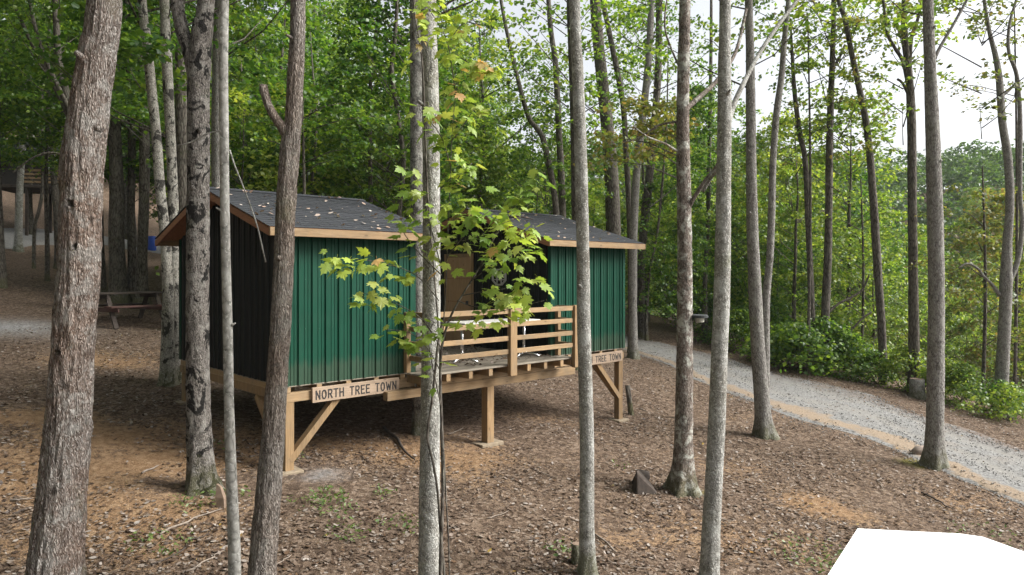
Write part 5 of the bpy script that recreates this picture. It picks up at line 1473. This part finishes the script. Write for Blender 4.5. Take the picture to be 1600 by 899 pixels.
b.f = [(3, 2, 1, 0), (8, 9, 10, 11)] + [tuple(k + j for j in q_) for k in (0, 4) for q_ in ((0, 1, 5, 4), (1, 2, 6, 5), (2, 3, 7, 6), (3, 0, 4, 7))]
tag(b.build('split_wood', M['cut_wood'], None, False, q), 'pale tan split piece of wood standing beside the slender pale trunk', 'log')
q = ground_at(1437, 712)
o = MB().tube([(-0.20, -0.02, 0.05), (-0.05, 0, 0.10), (0.12, 0.04, 0.10), (0.22, 0.05, 0.06)], [0.05, 0.11, 0.12, 0.08], 12, 0.05, 2, 1.5, 7).build('rock', M['stone'], None, True, q)
tag(o, 'reddish brown rock against the foot of the roadside trunk', 'rock')

# sticks
def stick(px, py, px2, py2, r, mat, label, group=None, bend=0.06):
    a, c = ground_at(px, py), ground_at(px2, py2)
    L = (c - a).length; pts = []; g = random.Random(px * 7 + py)
    for i in range(6):
        t = i / 5; q = a.lerp(c, t); q.x += g.uniform(-1, 1) * bend * L * (0 < i < 5); q.y += g.uniform(-1, 1) * bend * L * (0 < i < 5)
        q.z = gz(q.x, q.y) + r * 0.9 + 0.012; pts.append(q - a)
    p2, r2 = resample(pts, [r, r, r * .9, r * .8, r * .65, r * .4], 0.06)
    o = MB().tube(p2, r2, 6, 0.1, 6, 2, px * .1).build('dead_stick', M[mat], None, True, a)
    tag(o, label, 'stick', group)
stick(250, 838, 346, 798, 0.014, 'stick', 'long pale stick slanting up to the slender pale trunk')
stick(1440, 772, 1490, 798, 0.018, 'stick_dark', 'straight black stick on the slope below the roadside trunk')
stick(600, 672, 648, 722, 0.035, 'stick_dark', 'dark log-like branch lying under the deck beam', None, 0.02)
stick(222, 742, 248, 730, 0.016, 'stick', 'forked pale stick on the clay at left')
GS = 'dead sticks strewn over the leaf litter'
for (a, b_, c, d_) in ((15, 785, 52, 781), (20, 806, 46, 795), (290, 896, 352, 862), (235, 885, 330, 830), (430, 886, 455, 870), (612, 885, 640, 872), (760, 812, 795, 800), (845, 740, 872, 750), (930, 838, 964, 866), (950, 880, 1015, 890),
                       (1075, 783, 1150, 828), (1095, 810, 1150, 815), (1370, 745, 1382, 768), (1160, 690, 1180, 700), (470, 708, 500, 722), (700, 680, 725, 668), (555, 712, 585, 730), (1000, 640, 1012, 645), (180, 620, 205, 612)):
    stick(a, b_, c, d_, random.Random(a).uniform(0.007, 0.014), random.Random(b_).choice(['stick', 'stick_dark', 'stick']), 'thin dead stick lying loose in the leaf litter', GS, 0.08)

# blue bin by the lane
q = ground_at(237, 392); q.z += 0.0
bl = empty('blue_bin', q); tag(bl, 'blue plastic barrel beside the far lane, left of the cabin eave', 'barrel')
hb = 22 / F_PX * q.y; rb = 6.5 / F_PX * q.y
MB().tube([(0, 0, 0), (0, 0, hb * .1), (0, 0, hb * .5), (0, 0, hb * .9), (0, 0, hb)], [rb * .9, rb, rb * 1.06, rb, rb * .92], 16).build('body', M['blue'], bl, True)
MB().tube([(0, 0, hb * .985), (0, 0, hb * 1.03)], [rb * 1.03, rb * 1.0], 16).build('rim', M['blue'], bl)

# distant cabin on posts with a yellow railing
dq = P(70, 290, 44)
fc = empty('distant_cabin', Vector((dq.x, dq.y, gz(dq.x, dq.y))), R(12))
tag(fc, 'far grey cabin on posts with yellow railing in the wood at left', 'cabin')
zf = dq.z - gz(dq.x, dq.y)
MB().cbox(-3.2, 1.2, -0.2, 3.6, zf - 0.18, zf, 0.02).build('floor', M['wood_dark'], fc)
MB().cbox(-3.1, 0.9, 1.2, 3.5, zf + 0.01, zf + 2.3, 0.02).build('wall', M['core'], fc)
b = MB(); b.v = [(-3.4, 0.6, zf + 2.2), (1.3, 0.6, zf + 2.2), (1.3, 2.3, zf + 3.1), (-3.4, 2.3, zf + 3.1), (1.3, 4.0, zf + 2.2), (-3.4, 4.0, zf + 2.2), (-3.4, 0.6, zf + 2.3), (1.3, 0.6, zf + 2.3), (1.3, 2.3, zf + 3.2), (-3.4, 2.3, zf + 3.2), (1.3, 4.0, zf + 2.3), (-3.4, 4.0, zf + 2.3)]
b.f = [(0, 3, 2, 1), (3, 5, 4, 2), (6, 7, 8, 9), (9, 8, 10, 11), (0, 1, 7, 6), (5, 11, 10, 4), (0, 6, 9, 3), (3, 9, 11, 5), (1, 2, 8, 7), (2, 4, 10, 8)]
b.build('roof', M['shingle'], fc)
for x in (-3.0, -1.0, 1.0):
    for y in (0.0, 3.4):
        MB().cbox(x - 0.08, x + 0.08, y - 0.08, y + 0.08, -0.4, zf - 0.19, 0.01).build('post', M['wood_dark'], fc)
for k in range(4):
    MB().cbox(-1.35, 1.2, -0.15, -0.11, zf + 0.12 + 0.24 * k, zf + 0.26 + 0.24 * k, 0.01).build('rail', M['wood'], fc)
    MB().cbox(1.12, 1.16, -0.1, 1.1, zf + 0.12 + 0.24 * k, zf + 0.26 + 0.24 * k, 0.01).build('rail', M['wood'], fc)
for x in (-1.3, -0.1, 1.1):
    MB().cbox(x - 0.05, x + 0.05, -0.2, -0.155, zf - 0.1, zf + 1.1, 0.01).build('rail_post', M['wood'], fc)
b = MB(); pg = [(-0.5, 0.9), (0.1, 0.9), (0.1, 2.0), (-0.2, 2.6), (-0.5, 2.0)]
b.v = [(x, 1.10, zf + z) for x, z in pg] + [(x, 1.18, zf + z) for x, z in pg]; b.f = [(0, 1, 2, 3, 4), (9, 8, 7, 6, 5)] + [(i, i + 5, (i + 1) % 5 + 5, (i + 1) % 5) for i in range(5)]
b.build('white_panel', M['white'], fc)

# second cabin whose roof shows behind the left cabin's ridge
bq = Vector(((440 - 800) / F_PX * 30, 30, 0)); bq.z = gz(bq.x, bq.y)
bc = empty('back_cabin', bq, R(20)); tag(bc, 'grey-roofed cabin barely showing above the left cabin ridge', 'cabin')
zr = P(430, 287, 30).z - bq.z
MB().cbox(-1.8, 1.8, 0.3, 3.3, 0.0, zr - 0.7, 0.02).build('wall', M['core'], bc)
b = MB(); b.v = [(-2.1, 0.0, zr - 0.75), (2.1, 0.0, zr - 0.75), (2.1, 1.8, zr), (-2.1, 1.8, zr), (2.1, 3.6, zr - 0.75), (-2.1, 3.6, zr - 0.75)]
b.v += [(x, y, z - 0.1) for x, y, z in b.v]
b.f = [(0, 1, 2, 3), (3, 2, 4, 5), (7, 6, 9, 8), (8, 9, 11, 10), (0, 6, 7, 1), (5, 4, 10, 11), (0, 3, 9, 6), (3, 5, 11, 9), (1, 7, 8, 2), (2, 8, 10, 4)]
b.build('roof', M['shingle'], bc)

# white flat-roofed booth at lower right
wz_ = H - 1.80
poly = []
for (px, py) in ((1340, 826), (1500, 834), (1536, 839), (1600, 862)):
    d_ = 1.80 * F_PX / (py - HOR); poly.append(((px - 800) / F_PX * d_, d_))
d_ = 1.80 * F_PX / (899 - HOR); pL = ((1293 - 800) / F_PX * d_, d_)
pL = (poly[0][0] + (pL[0] - poly[0][0]) * 2.2, poly[0][1] + (pL[1] - poly[0][1]) * 2.2)
e = (poly[3][0] - poly[2][0], poly[3][1] - poly[2][1])
pR = (poly[3][0] + e[0] * 3.0, poly[3][1] + e[1] * 3.0)
pB = (pR[0] + (pL[0] - poly[0][0]) * 0.8, pR[1] + (pL[1] - poly[0][1]) * 0.8)
ring = [pL, pB, pR, poly[3], poly[2], poly[1], poly[0]]
cx_ = sum(p[0] for p in ring) / 7; cy_ = sum(p[1] for p in ring) / 7
wb = empty('white_booth', (cx_, cy_, gz(cx_, cy_))); tag(wb, 'flat bright white roof of a booth in the lower right corner', 'booth')
zz = wz_ - gz(cx_, cy_)
MB().prism([(p[0] - cx_, p[1] - cy_) for p in ring], zz - 0.09, zz).build('roof', M['white'], wb)
MB().prism([((p[0] - cx_) * 0.86, (p[1] - cy_) * 0.86) for p in ring], -0.5, zz - 0.092).build('wall', M['white'], wb)
